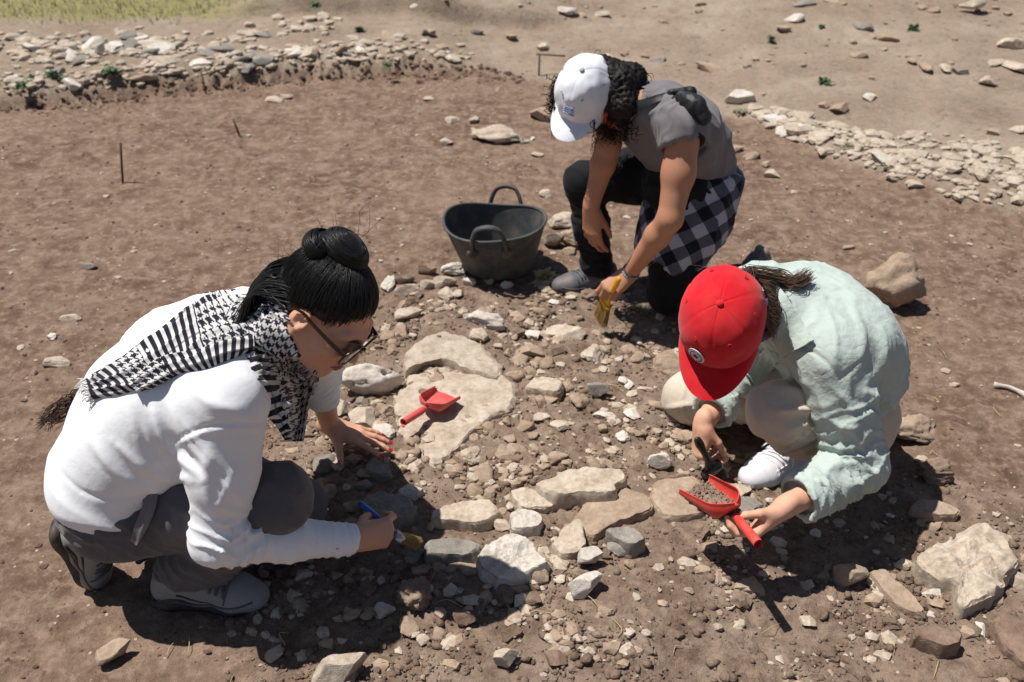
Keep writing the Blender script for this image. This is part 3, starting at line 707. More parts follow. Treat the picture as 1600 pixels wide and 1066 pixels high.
# ---------------------------------------------------------------- crumbs, clods, pebbles
def sample(n, seed, dens, box, sizes):
    r = np.random.default_rng(seed); out = []
    tot = 0
    while tot < n:
        m = 40000; x = r.uniform(box[0], box[1], m); y = r.uniform(box[2], box[3], m)
        k = r.uniform(size=m) < dens(x, y); x, y = x[k], y[k]
        s = sizes(r, len(x)); out.append(np.stack([x, y, s], 1)); tot += len(x)
    return np.concatenate(out)[:n]
def dens_dig(x, y):
    n, e, d = ground_masks(x, y); P = np.stack([x, y, x*0], -1)
    return np.clip(d*(0.15 + 1.1*sstep(-0.05, 0.45, fbm(P*4.3 + 12, 3))), 0, 1)
def dens_field(x, y):
    n, e, d = ground_masks(x, y); P = np.stack([x, y, x*0], -1)
    return (y < e - 0.1)*(0.25 + 0.75*sstep(-0.1, 0.5, fbm(P*2.3 + 31, 3)))
logs = lambda lo, mid, hi: (lambda r, n: np.clip(mid*np.exp(r.normal(0, 0.55, n)), lo, hi))
dens_rough = lambda x, y: np.maximum(dens_dig(x, y), 0.0)
t = NT('clod_soil'); pos = t.n('ShaderNodeNewGeometry').outputs['Position']
_c = t.ramp(t.noise(9, 6, .65, vec=pos), [(0.3, srgb(106, 87, 72)), (0.52, srgb(134, 114, 98)), (0.72, srgb(157, 139, 122))])
_c = t.mix(0.5, _c, t.ramp(t.noise(160, 4, .7, vec=pos), [(0.3, (0.6, 0.6, 0.6, 1)), (0.55, (1, 1, 1, 1)), (0.8, (1.15, 1.15, 1.15, 1))]), 'MULTIPLY')
M_CLOD = t.set(_c, .95, t.bump(t.noise(180, 5, .7, vec=pos), .8, .008), .12)
t = NT('field_soil_crumb'); pos = t.n('ShaderNodeNewGeometry').outputs['Position']
M_FCR = t.set(t.ramp(t.noise(6, 6, .65, vec=pos), [(0.3, srgb(90, 71, 60)), (0.55, srgb(110, 89, 75)), (0.75, srgb(132, 111, 96))]), .95, t.bump(t.noise(180, 5, .7, vec=pos), .8, .008), .12)
scatter('soil_crumbs', sample(17000, 40, dens_dig, (-0.95, 1.80, 1.15, 3.5), logs(.0025, .0055, .013)), CRUMB_B, M_CLOD, 'fine crumbled soil over the worked patch', .8, .3, False)
scatter('soil_clods', sample(2600, 41, dens_dig, (-0.95, 1.75, 1.15, 3.6), logs(.008, .012, .026)), CLOD_B, M_CLOD, 'crumbled soil clods over the worked patch', .75, .38)
scatter('soil_lumps', sample(300, 42, dens_dig, (-0.75, 1.6, 1.15, 3.4), logs(.018, .025, .05)), CLOD2_B, M_CLOD, 'larger lumps of crumbled soil over the worked patch', .65, .45, False)
def dens_scarp(x, y):
    n, e, d = ground_masks(x, y); return np.exp(-((y - e + 0.03)/0.10)**2)*(x < 0.1)
scatter('scarp_clods', sample(900, 47, dens_scarp, (-3.6, 0.2, 5.0, 6.6), logs(.008, .016, .045)), CLOD2_B, M_FCR, 'crumbled soil clods along the trench edge', .7, .4, False)
scatter('field_crumbs', sample(8000, 43, dens_field, (-3.2, 3.0, 1.1, 6.0), logs(.003, .006, .018)), CRUMB_B, M_FCR, 'soil crumbs strewn over the bare field', .55, .35, False)
scatter('pebbles', sample(900, 44, lambda x, y: np.maximum(dens_dig(x, y), 0.10*dens_field(x, y)), (-1.8, 2.0, 1.1, 4.0), logs(.004, .008, .024)), FAR_B, SM['pale'], 'small pale pebbles and chips in the soil', .6, .3, False)
scatter('stone_chips', sample(620, 46, dens_dig, (-0.62, 0.95, 1.55, 3.35), logs(.012, .021, .046)), FAR_B, SM['pale'], 'pale stone chips half buried among the slabs', .55, .42, False)
def dens_mound(x, y):
    return dens_dig(x, y)*np.exp(-(((x+.10)/.50)**2 + ((y-2.45)/.75)**2))
scatter('caked_stones', sample(340, 49, dens_mound, (-0.75, 0.9, 1.5, 3.4), logs(.022, .032, .06)), CAKED_B, SM['buff'], 'soil-caked stones packed into the mound around the slabs', .6, .42, True)
scatter('buff_chips', sample(420, 48, dens_dig, (-0.7, 1.5, 1.25, 3.4), logs(.012, .019, .04)), FAR_B, SM['buff'], 'buff stone chips half buried in the worked patch', .6, .4, False)
scatter('field_pebbles', sample(700, 45, lambda x, y: 0.5*dens_field(x, y), (-3.6, 3.0, 2.0, 6.2), logs(.006, .010, .03)), FAR_B, SM['pale'], 'pale pebbles strewn over the bare field', .45, .4, False)
# ================================================================== PEOPLE: shared builders
def orth(d, n):
    d = nrm(d); n = np.asarray(n, float); n = nrm(n - d*(n@d)); return d, n
def rot_about(v, axis, ang):
    axis = nrm(axis); return v*math.cos(ang) + np.cross(axis, v)*math.sin(ang) + axis*(axis@v)*(1-math.cos(ang))
def hand(S, W, d, n, right, bends, spread=(4, 1, -3, -8), thumb=(35, 25, 20, 15), sc=0.96):
    """adds a five-fingered hand to S; returns tips [(position, direction, back normal)] index..pinky, thumb"""
    d, n = orth(d, n); th = np.cross(d, n) if right else np.cross(n, d)
    W = np.asarray(W, float); k = 0.009; tips = []
    lat = np.array([.027, .0085, -.0095, -.0265])*sc; fwd = np.array([.084, .088, .084, .075])*sc
    LEN = np.array([(.043, .025, .021), (.047, .029, .022), (.043, .027, .022), (.034, .020, .019)])*sc
    RAD = np.array([.0094, .0096, .0090, .0078])*sc
    S.cap(W - d*.02, W + d*.02*sc, .0235*sc, .025*sc, .02, (n, .72))
    for i in range(4):
        K = W + d*fwd[i] + th*lat[i] - n*(.002 if i in (1, 2) else -.001)
        S.cap(W + d*.012*sc + th*lat[i]*0.55, K, .0155*sc, RAD[i]*1.22, .014)
        f = nrm(d + th*math.tan(math.radians(spread[i]))); ax = np.cross(f, n); p = K; a = 0.0
        for j in range(3):
            a += math.radians(bends[i][j]); v = rot_about(f, ax, a)
            q = p + v*LEN[i][j]; r0 = RAD[i]*(1.0, .92, .84)[j]; r1 = RAD[i]*(.94, .86, .74)[j]
            S.cap(p, q, r0, r1, 0.004 if j else 0.008); p = q
        bk = rot_about(-n, ax, a); tips.append((p, v, nrm(bk - v*(bk@v)), RAD[i]*.74))
    # palm pads
    S.ell(W + d*.045*sc + n*.008, (.038*sc, .034*sc, .015*sc), np.stack([d, th, n]), .012)
    out, opp, b1, b2 = [math.radians(x) for x in thumb]
    v = nrm(d*math.cos(out) + th*math.sin(out)); v = nrm(v*math.cos(opp) + n*math.sin(opp))
    p0 = W + d*.016*sc + th*.018*sc + n*.006; p1 = p0 + v*.046*sc
    S.cap(p0, p1, .0165*sc, .0115*sc, .014)
    ax = nrm(np.cross(v, d - th*0.6 + n*0.5)); v1 = rot_about(v, ax, b1); p2 = p1 + v1*.033*sc
    S.cap(p1, p2, .0108*sc, .0100*sc, .005); v2 = rot_about(v1, ax, b2); p3 = p2 + v2*.026*sc
    S.cap(p2, p3, .0100*sc, .0078*sc, .004)
    bk = nrm(np.cross(v2, ax)); bk = bk if bk@n < 0.2 else -bk
    tips.append((p3, v2, bk, .0078*sc))
    return tips
def nails(tips, parent, mat):
    for (p, v, b, r) in tips:
        g = Geo(); s = np.cross(v, b); us = np.linspace(-1, 1, 5); ws = np.linspace(0, 1, 5)
        V = [p + v*(-0.007 + 0.0135*w) + s*(u*r*0.82*(1-0.25*w*w)) + b*(r*1.10*math.sqrt(max(0, 1-(u*.72)**2)) - 0.0012*w*w) for w in ws for u in us]
        V2 = [x - b*0.002 for x in V]
        g.add(V, grid_quads(5, 5)); g.add(V2, grid_quads(5, 5)[:, ::-1])
        Vn, Fn = g.get(); part('fingernail', Vn, Fn, mat, parent)
class Head:
    """head frame: f forward, l to the person's left, u up; origin between the ears"""
    def __init__(s, c, F, U, sc=1.0):
        s.c = np.asarray(c, float); s.u0 = U; s.f, s.u = orth(F, U); s.l = np.cross(s.u, s.f); s.sc = sc
        s.M = np.stack([s.f, s.l, s.u])
    def p(s, f, l, u): return s.c + s.sc*(f*s.f + l*s.l + u*s.u)
    def P(s, A): return s.c + s.sc*(np.asarray(A)@s.M)
    def loc(s, W): return ((np.asarray(W) - s.c)@s.M.T)/s.sc
def head_sdf(S, H, neck):
    c = H.sc
    S.ell(H.p(-.012, 0, .028), np.array([.096, .074, .088])*c, H.M, .02)
    S.ell(H.p(.030, 0, -.045), np.array([.060, .057, .070])*c, H.M, .035)
    S.cap(H.p(.0, .050, -.052), H.p(.072, .012, -.097), .020*c, .016*c, .03); S.cap(H.p(.0, -.050, -.052), H.p(.072, -.012, -.097), .020*c, .016*c, .03)
    S.cap(H.p(.076, -.007, -.099), H.p(.076, .007, -.099), .0145*c, .0145*c, .02)
    for s in (-1, 1):
        S.ell(H.p(.060, s*.038, -.022), np.array([.026, .024, .022])*c, H.M, .03)
        S.cap(H.p(.086, s*.012, .020), H.p(.076, s*.045, .024), .011*c, .010*c, .02)
        S.cap(H.p(.097, s*.010, -.037), H.p(.092, s*.012, -.037), .0075*c, .007*c, .008)
        S.ell(H.p(.096, s*.031, -.001), np.array([.015, .018, .012])*c, H.M, .016, sub=True)
        S.ell(H.p(.076, s*.031, -.001), np.array([.0135]*3)*c, H.M, .004)
    S.cap(H.p(.092, 0, .014), H.p(.110, 0, -.031), .0075*c, .0100*c, .014)
    S.cap(H.p(.088, -.017, -.066), H.p(.088, .017, -.066), .006*c, .006*c, .008); S.cap(H.p(.096, -.006, -.065), H.p(.096, .006, -.065), .006*c, .006*c, .006)
    S.cap(H.p(.089, -.013, -.077), H.p(.089, .013, -.077), .0075*c, .0075*c, .008)
    for s in (-1, 1):
        Me = np.stack([nrm(H.f - .25*H.u + .25*s*-H.l), nrm(s*H.l + .25*H.f*-1), nrm(H.u + .25*H.f)])
        S.ell(H.p(-.008, s*.077, -.010), np.array([.019, .0085, .032])*c, Me, .006)
        S.ell(H.p(-.002, s*.086, -.006), np.array([.0105, .008, .020])*c, Me, .004, sub=True)
        S.cap(H.p(.004, s*.080, -.012), H.p(.002, s*.080, -.024), .0042*c, .004*c, .005)
        S.ell(H.p(-.004, s*.077, -.040), np.array([.009, .006, .009])*c, Me, .006)
    S.cap(H.p(-.022, 0, -.06), neck, .054*c, .058*c, .03)
def torso(S, levels, lat, k=0.07):
    lat = nrm(lat)
    L = [(np.asarray(c, float), hw, r) for c, hw, r in levels]
    for i in range(len(L)-1):
        (c0, w0, r0), (c1, w1, r1) = L[i], L[i+1]
        for s in (-1, 0, 1): S.cap(c0 + lat*w0*s, c1 + lat*w1*s, r0, r1, k)
def local_cut(S, c, n, R):
    c = np.asarray(c, float).astype(np.float32); n = nrm(n).astype(np.float32)
    S.cut_fn(lambda P: np.minimum((P-c)@n, R - np.linalg.norm(P-c, axis=1))); return S
def garment(name, S, h, mat, parent, folds=(), noise_amp=0.0, noise_f=9.0, it=2, attrs_fn=None, seed=0.0, aniso=None, lo=None, hi=None, label=None, creases=()):
    V, Q = surface(S, h, lo, hi); V = relax(V, Q, it); N = normals(V, Q); d = np.zeros(len(V))
    P = V.copy()
    for (a, b, amp, wl, rad, tw) in folds:       # rings of folds round a limb between a and b
        a = np.asarray(a, float); b = np.asarray(b, float); ax = b-a; L = np.linalg.norm(ax); ax = ax/L
        t = (P-a)@ax; q = P - a - t[:, None]*ax; r = np.linalg.norm(q, axis=1)
        m = sstep(-0.04, 0.02, t)*(1-sstep(L-0.02, L+0.04, t))*(1-sstep(rad*.85, rad*1.15, r))
        ph = t/wl + tw*perlin(P*7 + seed + a[0]*9) + 0.8*perlin(P*15 + seed)
        brk = sstep(-0.25, 0.25, perlin(P*6 + 4 + seed))
        d += m*amp*((1-np.abs(np.sin(math.pi*ph)))**2*1.6 - 0.5)*(0.35 + 0.65*brk)
    if noise_amp:
        W = P if aniso is None else P@np.asarray(aniso, float).T
        w = np.stack([perlin(W*noise_f*.5 + 3 + seed), perlin(W*noise_f*.5 + 33 + seed), perlin(W*noise_f*.5 + 71 + seed)], 1)*0.9
        rg = ridged(W*noise_f*.5 + w*0.8 + seed, 2, 0.45)
        d += noise_amp*(np.maximum(rg-0.15, 0)**1.5*1.1 - 0.25) + noise_amp*0.6*fbm(P*noise_f*0.6 + seed, 2)
    if creases:     # single folds and seams: (photo polyline, height in metres, half width in photo pixels)
        dep = P[:, 1]*_cp + (CAM_H - P[:, 2])*_sp; px = np.stack([800 + P[:, 0]/dep*FPX, 533 - (P[:, 1]*_sp + (P[:, 2]-CAM_H)*_cp)/dep*FPX], 1)
        front = sstep(-0.1, 0.25, ((CAMV - P)*N).sum(1)/np.linalg.norm(CAMV - P, axis=1))
        for (pl, amp, w) in creases:
            pl = smooth_curve(np.array(pl, float), 14); dm = np.full(len(P), 1e9); tm = np.zeros(len(P))
            for i in range(13):
                a, b = pl[i], pl[i+1]; ab = b-a; t = np.clip(((px-a)@ab)/max(ab@ab, 1e-9), 0, 1); dd = np.linalg.norm(px - a - t[:, None]*ab, axis=1); m = dd < dm; dm[m] = dd[m]; tm[m] = (i + t[m])/13
            d += front*amp*np.exp(-(dm/w)**2)*np.sin(np.clip(tm, .02, .98)*math.pi)**.6
    V = V + N*d[:, None]
    at = attrs_fn(V) if attrs_fn else None
    return part(name, V, Q, mat, parent, True, at, label)
def strands(geo, curves, r0, r1, sides=3, n=12):
    for k, c in enumerate(curves):
        c = smooth_curve(c, n) if len(c) < n else c
        tube(geo, c, np.linspace(r0, r1, len(c)), sides, False)
def shoe(parent, heel, fwd, up, length, mats, style='boot', wid=1.0, h=0.0034, name='shoe', label=None, collar=True):
    """heel: point on the ground under the heel; fwd towards the toe; up away from the sole"""
    fwd, up = orth(fwd, up); lat = np.cross(up, fwd); s = length/0.27; h0 = np.asarray(heel, float)
    X = lambda x, y, z: h0 + s*(x*fwd + y*lat*wid + z*up)
    S = Sdf()
    S.cap(X(.034, 0, .044), X(.11, .004, .046), .036*s, .039*s, .03, (lat, .92))
    S.cap(X(.11, .004, .044), X(.190, .004, .036), .040*s, .041*s, .03)
    S.cap(X(.190, .010, .034), X(.232, .0, .030), .040*s, .033*s, .03, (up, .78))
    S.cap(X(.190, -.012, .032), X(.225, -.006, .029), .034*s, .030*s, .03, (up, .78))
    S.cap(X(.12, 0, .06), X(.075, 0, .082), .032*s, .034*s, .03)
    if collar: S.cap(X(.045, 0, .06), X(.050, 0, .095), .036*s, .040*s, .03); local_cut(S, X(.05, 0, .098), up, .2)
    S.cut(X(0, 0, .012), -up)
    V, Q = surface(S, h); V = relax(V, Q, 2)
    o = empty(name, (0, 0, 0)); o.parent = parent
    if label: o['label'] = label
    part('upper', V, Q, mats[0], o)
    # sole: outline lofted through three heights
    ol = np.array([(-.008, 0), (.0, -.026), (.03, -.035), (.08, -.031), (.13, -.034), (.18, -.045), (.22, -.040), (.25, -.026), (.264, 0), (.256, .024), (.225, .038), (.18, .044), (.13, .037), (.08, .034), (.03, .035), (.0, .026)])
    C = closed_curve(ol, 64); g = Geo(); R = []
    for sc_, z in ((.90, .0), (1.0, .004), (1.02, .013), (1.0, .022), (.93, .027), (.5, .027)):
        cx = C[:, 0].mean(); xx = cx + (C[:, 0]-cx)*sc_; yy = C[:, 1]*sc_
        spring = 0.018*sstep(.17, .27, C[:, 0])*(1 if style == 'boot' else .8)
        tread = 0.003*(np.sin(C[:, 0]*420) > 0)*(z < .004)
        R.append(np.array([X(a, b, z + c + e) for a, b, c, e in zip(xx, yy, spring, tread)]))
    V = np.concatenate(R + [R[0].mean(0)[None], R[-1].mean(0)[None]]); Q = grid_quads(6, 64, wrap_v=True); k = np.arange(64)
    T = np.concatenate([np.stack([np.full(64, 384), k, (k+1) % 64], 1), np.stack([np.full(64, 385), 320+(k+1) % 64, 320+k], 1)])
    part('sole', V, [Q, T], mats[1], o)
    def snap(pts, off, n=14):
        P_ = smooth_curve(np.array(pts), n).astype(np.float32)
        for _ in range(6):
            d0 = S(P_); e = 2e-3; G_ = np.stack([S(P_ + np.eye(3, dtype=np.float32)[k]*e) - d0 for k in range(3)], 1)/e
            P_ = P_ - G_*np.clip(d0 - off, -.02, .02)[:, None]/np.maximum((G_*G_).sum(1), .3)[:, None]
        return P_.astype(float)
    g = Geo()
    for i in range(5):
        x = .10 + i*.02; z = .092 - i*.0088
        tube(g, snap([X(x, -.026, z-.012), X(x+.004, -.012, z+.001), X(x+.006, 0, z+.004), X(x+.004, .012, z+.001), X(x, .026, z-.012)], .0012, 9), .0030*s, 6)
        if i < 4: tube(g, snap([X(x, .024, z-.010), X(x+.012, 0, z+.002), X(x+.02, -.024, z-.020)], .003, 9), .0028*s, 6)
    g3 = Geo(); aa = np.linspace(-1.25, 1.25, 19)     # toe cap seam and side seams
    if style == 'sneaker':
        tube(g3, snap([X(.190 - .008*math.cos(x), .0415*math.sin(x)*.98, .030 + .036*math.cos(x)) for x in aa[::3]], .0005, 22), .0019*s, 5); tube(g3, snap([X(.215 - .004*math.cos(x), .038*math.sin(x), .028 + .03*math.cos(x)) for x in aa[::3]], .0003, 22), .0012*s, 5)
        for sgn in (-1, 1):
            tube(g3, snap([X(.19, sgn*.030, .050), X(.14, sgn*.036, .062), X(.09, sgn*.036, .076), X(.06, sgn*.040, .08)], .0006), .0018*s, 5); tube(g3, snap([X(.15, sgn*.0455, .028), X(.11, sgn*.043, .045), X(.09, sgn*.042, .062)], .0006), .0034*s, 5); tube(g3, snap([X(.11, sgn*.0455, .028), X(.08, sgn*.043, .045), X(.06, sgn*.042, .062)], .0006), .0034*s, 5)
    else:
        tube(g3, snap([X(.175 + .010*math.cos(x), .0425*math.sin(x), .030 + .034*math.cos(x)) for x in aa[::3]], .0005, 22), .0020*s, 5)
        for sgn in (-1, 1): tube(g3, snap([X(.235, sgn*.022, .036), X(.20, sgn*.0405, .036), X(.15, sgn*.0445, .034), X(.08, sgn*.043, .032), X(.02, sgn*.036, .034)], .0005, 20), .0024*s, 5)
    V, F = g3.get(); part('seam', V, F, mats[2], o)
    if style == 'sneaker':
        for sgn in (-1, 1):
            tube(g, smooth_curve([X(.098, 0, .098), X(.09, sgn*.03, .108), X(.10, sgn*.05, .085), X(.112, sgn*.02, .088), X(.10, 0, .097)], 16), .0026*s, 6)
            tube(g, smooth_curve([X(.098, 0, .098), X(.12, sgn*.035, .09), X(.14, sgn*.055, .06)], 10), .0024*s, 6)
    V, F = g.get(); part('laces', V, F, mats[2], o)
    if style == 'boot':
        for sgn in (-1, 1):   # side overlays proud of the upper
            for (pts, w) in (([(.02, .040, .034), (.06, .044, .045), (.10, .047, .036), (.15, .0475, .030)], .006), ([(.07, .042, .062), (.11, .046, .050), (.15, .046, .036)], .004)):
                g2 = Geo(); tube(g2, snap([X(a, sgn*b, c) for a, b, c in pts], -.001, 12), np.linspace(w, w*.35, 12)*s, 6, True, 1.0); V, F = g2.get(); part('side_stripe', V, F, mats[1], o)
    return o
def cap_hat(parent, H, mats, tilt=0.0, label=None, button_mat=None, dent=0.003, brim_len=.073, seed=0, size=1.0, drop=0.0):
    cr, br = mats; a, b, hh, ub, f0 = .112*size, .092*size, .110*size, .022 - drop, -.006
    ct, st = math.cos(tilt), math.sin(tilt)
    def W(f, l, u):   # tilt: brim pulled down
        f2 = f*ct + u*st; u2 = u*ct - f*st; return H.p(f2, l, u2)
    nth, nph = 26, 96; V = []
    for i in range(nth+1):
        th = (i/nth)*math.radians(90); lowb = 0
        for j in range(nph):
            ph = j*2*math.pi/nph; sn = math.sin(th)**0.88; cs = math.cos(th)**0.95 if th < math.pi/2-1e-6 else 0
            seam = abs(((ph/(math.pi/3)) + 0.5) % 1 - 0.5)*(math.pi/3)*sn*a
            g = -0.0013*math.exp(-(seam/.0016)**2)
            V.append([f0 + (a+g)*sn*math.cos(ph), (b+g)*sn*math.sin(ph), ub + (hh+g)*cs])
    for band in (-.008, -.018, -.026):
        for j in range(nph):
            ph = j*2*math.pi/nph; back = max(0, -math.cos(ph))
            V.append([f0 + a*.995*math.cos(ph), b*.995*math.sin(ph), ub + band*(1+.5*back)])
    V = np.array(V); Vn = V/np.linalg.norm(V, axis=1)[:, None]
    V = V + Vn*(dent*fbm(V*16 + seed, 2))[:, None]
    rows = nth+1+3
    inner = V*0.968
    Wd = np.array([W(*v) for v in V]); Wi = np.array([W(*v) for v in inner])
    q = grid_quads(rows, nph, wrap_v=True); g = Geo(); g.add(Wd, q[:, ::-1]); g.add(Wi, q)
    k = np.arange(nph); e0 = (rows-1)*nph
    g.add(np.concatenate([Wd[e0:], Wi[e0:]]), np.stack([k, (k+1) % nph, nph+(k+1) % nph, nph+k], 1))
    root = empty('cap', (0, 0, 0)); root.parent = parent
    if label: root['label'] = label
    Vc, Fc = g.get(); part('crown', Vc, Fc, cr, root)
    # brim
    ns, nt = 49, 22; top = []
    for i in range(ns):
        s = -1 + 2*i/(ns-1); ph = s*math.radians(66)
        for j in range(nt):
            t_ = j/(nt-1); L = brim_len*max(0.0, math.cos(s*math.pi/2))**0.62
            l = b*math.sin(ph)*(1+.03*t_); f = f0 + a*math.cos(ph) + L*t_ - .004
            u = ub - .020 - 2.6*l*l*(0.35+0.65*t_) - .010*t_*t_ + .0005*math.cos(t_*L*900)*(t_ > .15)
            top.append([f, l, u])
    top = np.array(top); bot = top + np.array([0, 0, -.0035]); q = grid_quads(ns, nt); g = Geo()
    Tw = np.array([W(*v) for v in top]); Bw = np.array([W(*v) for v in bot])
    g.add(Tw, q); g.add(Bw, q[:, ::-1])
    ring = np.concatenate([np.arange(nt-1, ns*nt, nt)])
    m = len(ring); g.add(np.concatenate([Tw[ring], Bw[ring]]), np.stack([np.arange(m-1), np.arange(1, m), m+np.arange(1, m), m+np.arange(m-1)], 1))
    Vb, Fb = g.get(); part('brim', Vb, Fb, br, root)
    g = Geo(); c0 = np.array([f0, 0, ub+hh+.001]); SV = ICO2[0]*np.array([.0085, .0085, .005]) + c0; g.add(np.array([W(*v) for v in SV]), None, ICO2[1]); Vb, Fb = g.get(); part('button', Vb, Fb, button_mat or cr, root)
    for kk in range(6):   # eyelets in each panel
        ph = math.radians(30 + 60*kk); th = math.radians(48); sn = math.sin(th)**.88
        c = np.array([f0 + a*sn*math.cos(ph), b*sn*math.sin(ph), ub + hh*math.cos(th)**.95]); nn = nrm([math.cos(ph)*sn/a, math.sin(ph)*sn/b, math.cos(th)/hh])
        e1 = nrm(np.cross(nn, [0, 0, 1.0])); e2 = np.cross(nn, e1); aa = np.linspace(0, 2*math.pi, 13)
        g = Geo(); tube(g, [W(*(c + nn*.0016 + .0038*(math.cos(x)*e1 + math.sin(x)*e2))) for x in aa], .0011, 5, False); Vb, Fb = g.get(); part('eyelet', Vb, Fb, button_mat or cr, root)
    def surf(ph, th, off):
        sn = math.sin(th)**.88; p = np.array([f0 + a*sn*math.cos(ph), b*sn*math.sin(ph), ub + hh*max(0, math.cos(th))**.95])
        n_ = nrm([math.cos(ph)*sn/a, math.sin(ph)*sn/b, math.cos(th)/hh]); return W(*(p + n_*off))
    return root, surf
def skin_mat(name, c, red):
    t = NT(name); a = t.noise(18, 4); b = t.noise(140, 3, .6)
    col = t.mix(t.ramp(a, [(.35, (0, 0, 0, 1)), (.7, (1, 1, 1, 1))]), c, red); d_ = t.noise(34, 5, .6); col = t.mix(t.math('MULTIPLY', t.ramp(d_, [(.55, (0, 0, 0, 1)), (.72, (1, 1, 1, 1))]), .28), col, srgb(158, 128, 106)); col = t.mix(t.math('MULTIPLY', t.ramp(b, [(.5, (0, 0, 0, 1)), (.8, (1, 1, 1, 1))]), .4), col, tuple(x*.75 for x in c[:3])+(1,))
    t.b.inputs['Subsurface Weight'].default_value = 0.06; t.b.inputs['Subsurface Radius'].default_value = (.006, .0025, .0015); t.b.inputs['Subsurface Scale'].default_value = 1.0
    return t.set(col, .6, t.bump(t.noise(260, 4, .7), .3, .0015), .3)
M_SKIN_A = skin_mat('skin_light', srgb(198, 152, 126), srgb(205, 150, 124))
M_SKIN_B = skin_mat('skin_tan', srgb(172, 124, 97), srgb(178, 122, 94))
M_SKIN_C = skin_mat('skin_fair', srgb(205, 160, 134), srgb(210, 154, 128))
def hair_mat(name, c, rough=.32, spec=.5):
    t = NT(name); n = t.noise(60, 3); col = t.mix(n, c, tuple(x*1.8+.002 for x in c[:3])+(1,)); return t.set(col, rough, t.bump(t.noise(300, 3), .2, .002), spec)
M_HAIR_A = hair_mat('black_hair', (.0055, .0048, .0046, 1), .40, .4); M_HAIR_B = hair_mat('dark_curly_hair', (.010, .007, .006, 1), .62, .2); M_HAIR_C = hair_mat('brown_hair', (.085, .050, .032, 1), .5, .3); M_HAIR_TIP = hair_mat('brown_tail_hair', (.03, .014, .009, 1), .45)
def plain(name, c, rough=.5, spec=.4, bump=0.0, bs=200, vary=.08, **kw):
    t = NT(name); n = t.noise(25, 4, .6); col = t.mix(n, tuple(x*(1-vary) for x in c[:3])+(1,), tuple(min(1, x*(1+vary)) for x in c[:3])+(1,))
    nb = t.bump(t.noise(bs, 3), bump, .002) if bump else None
    return t.set(col, rough, nb, spec, **kw)
def dusty(name, c, dust=srgb(150, 126, 106), amt=.35, rough=.6, spec=.3, scale=22):
    t = NT(name); n = t.noise(scale, 6, .65); m = t.math('MULTIPLY', t.ramp(n, [(.42, (0, 0, 0, 1)), (.7, (1, 1, 1, 1))]), amt)
    return t.set(t.mix(m, c, dust), rough, t.bump(t.noise(300, 3), .15, .001), spec)
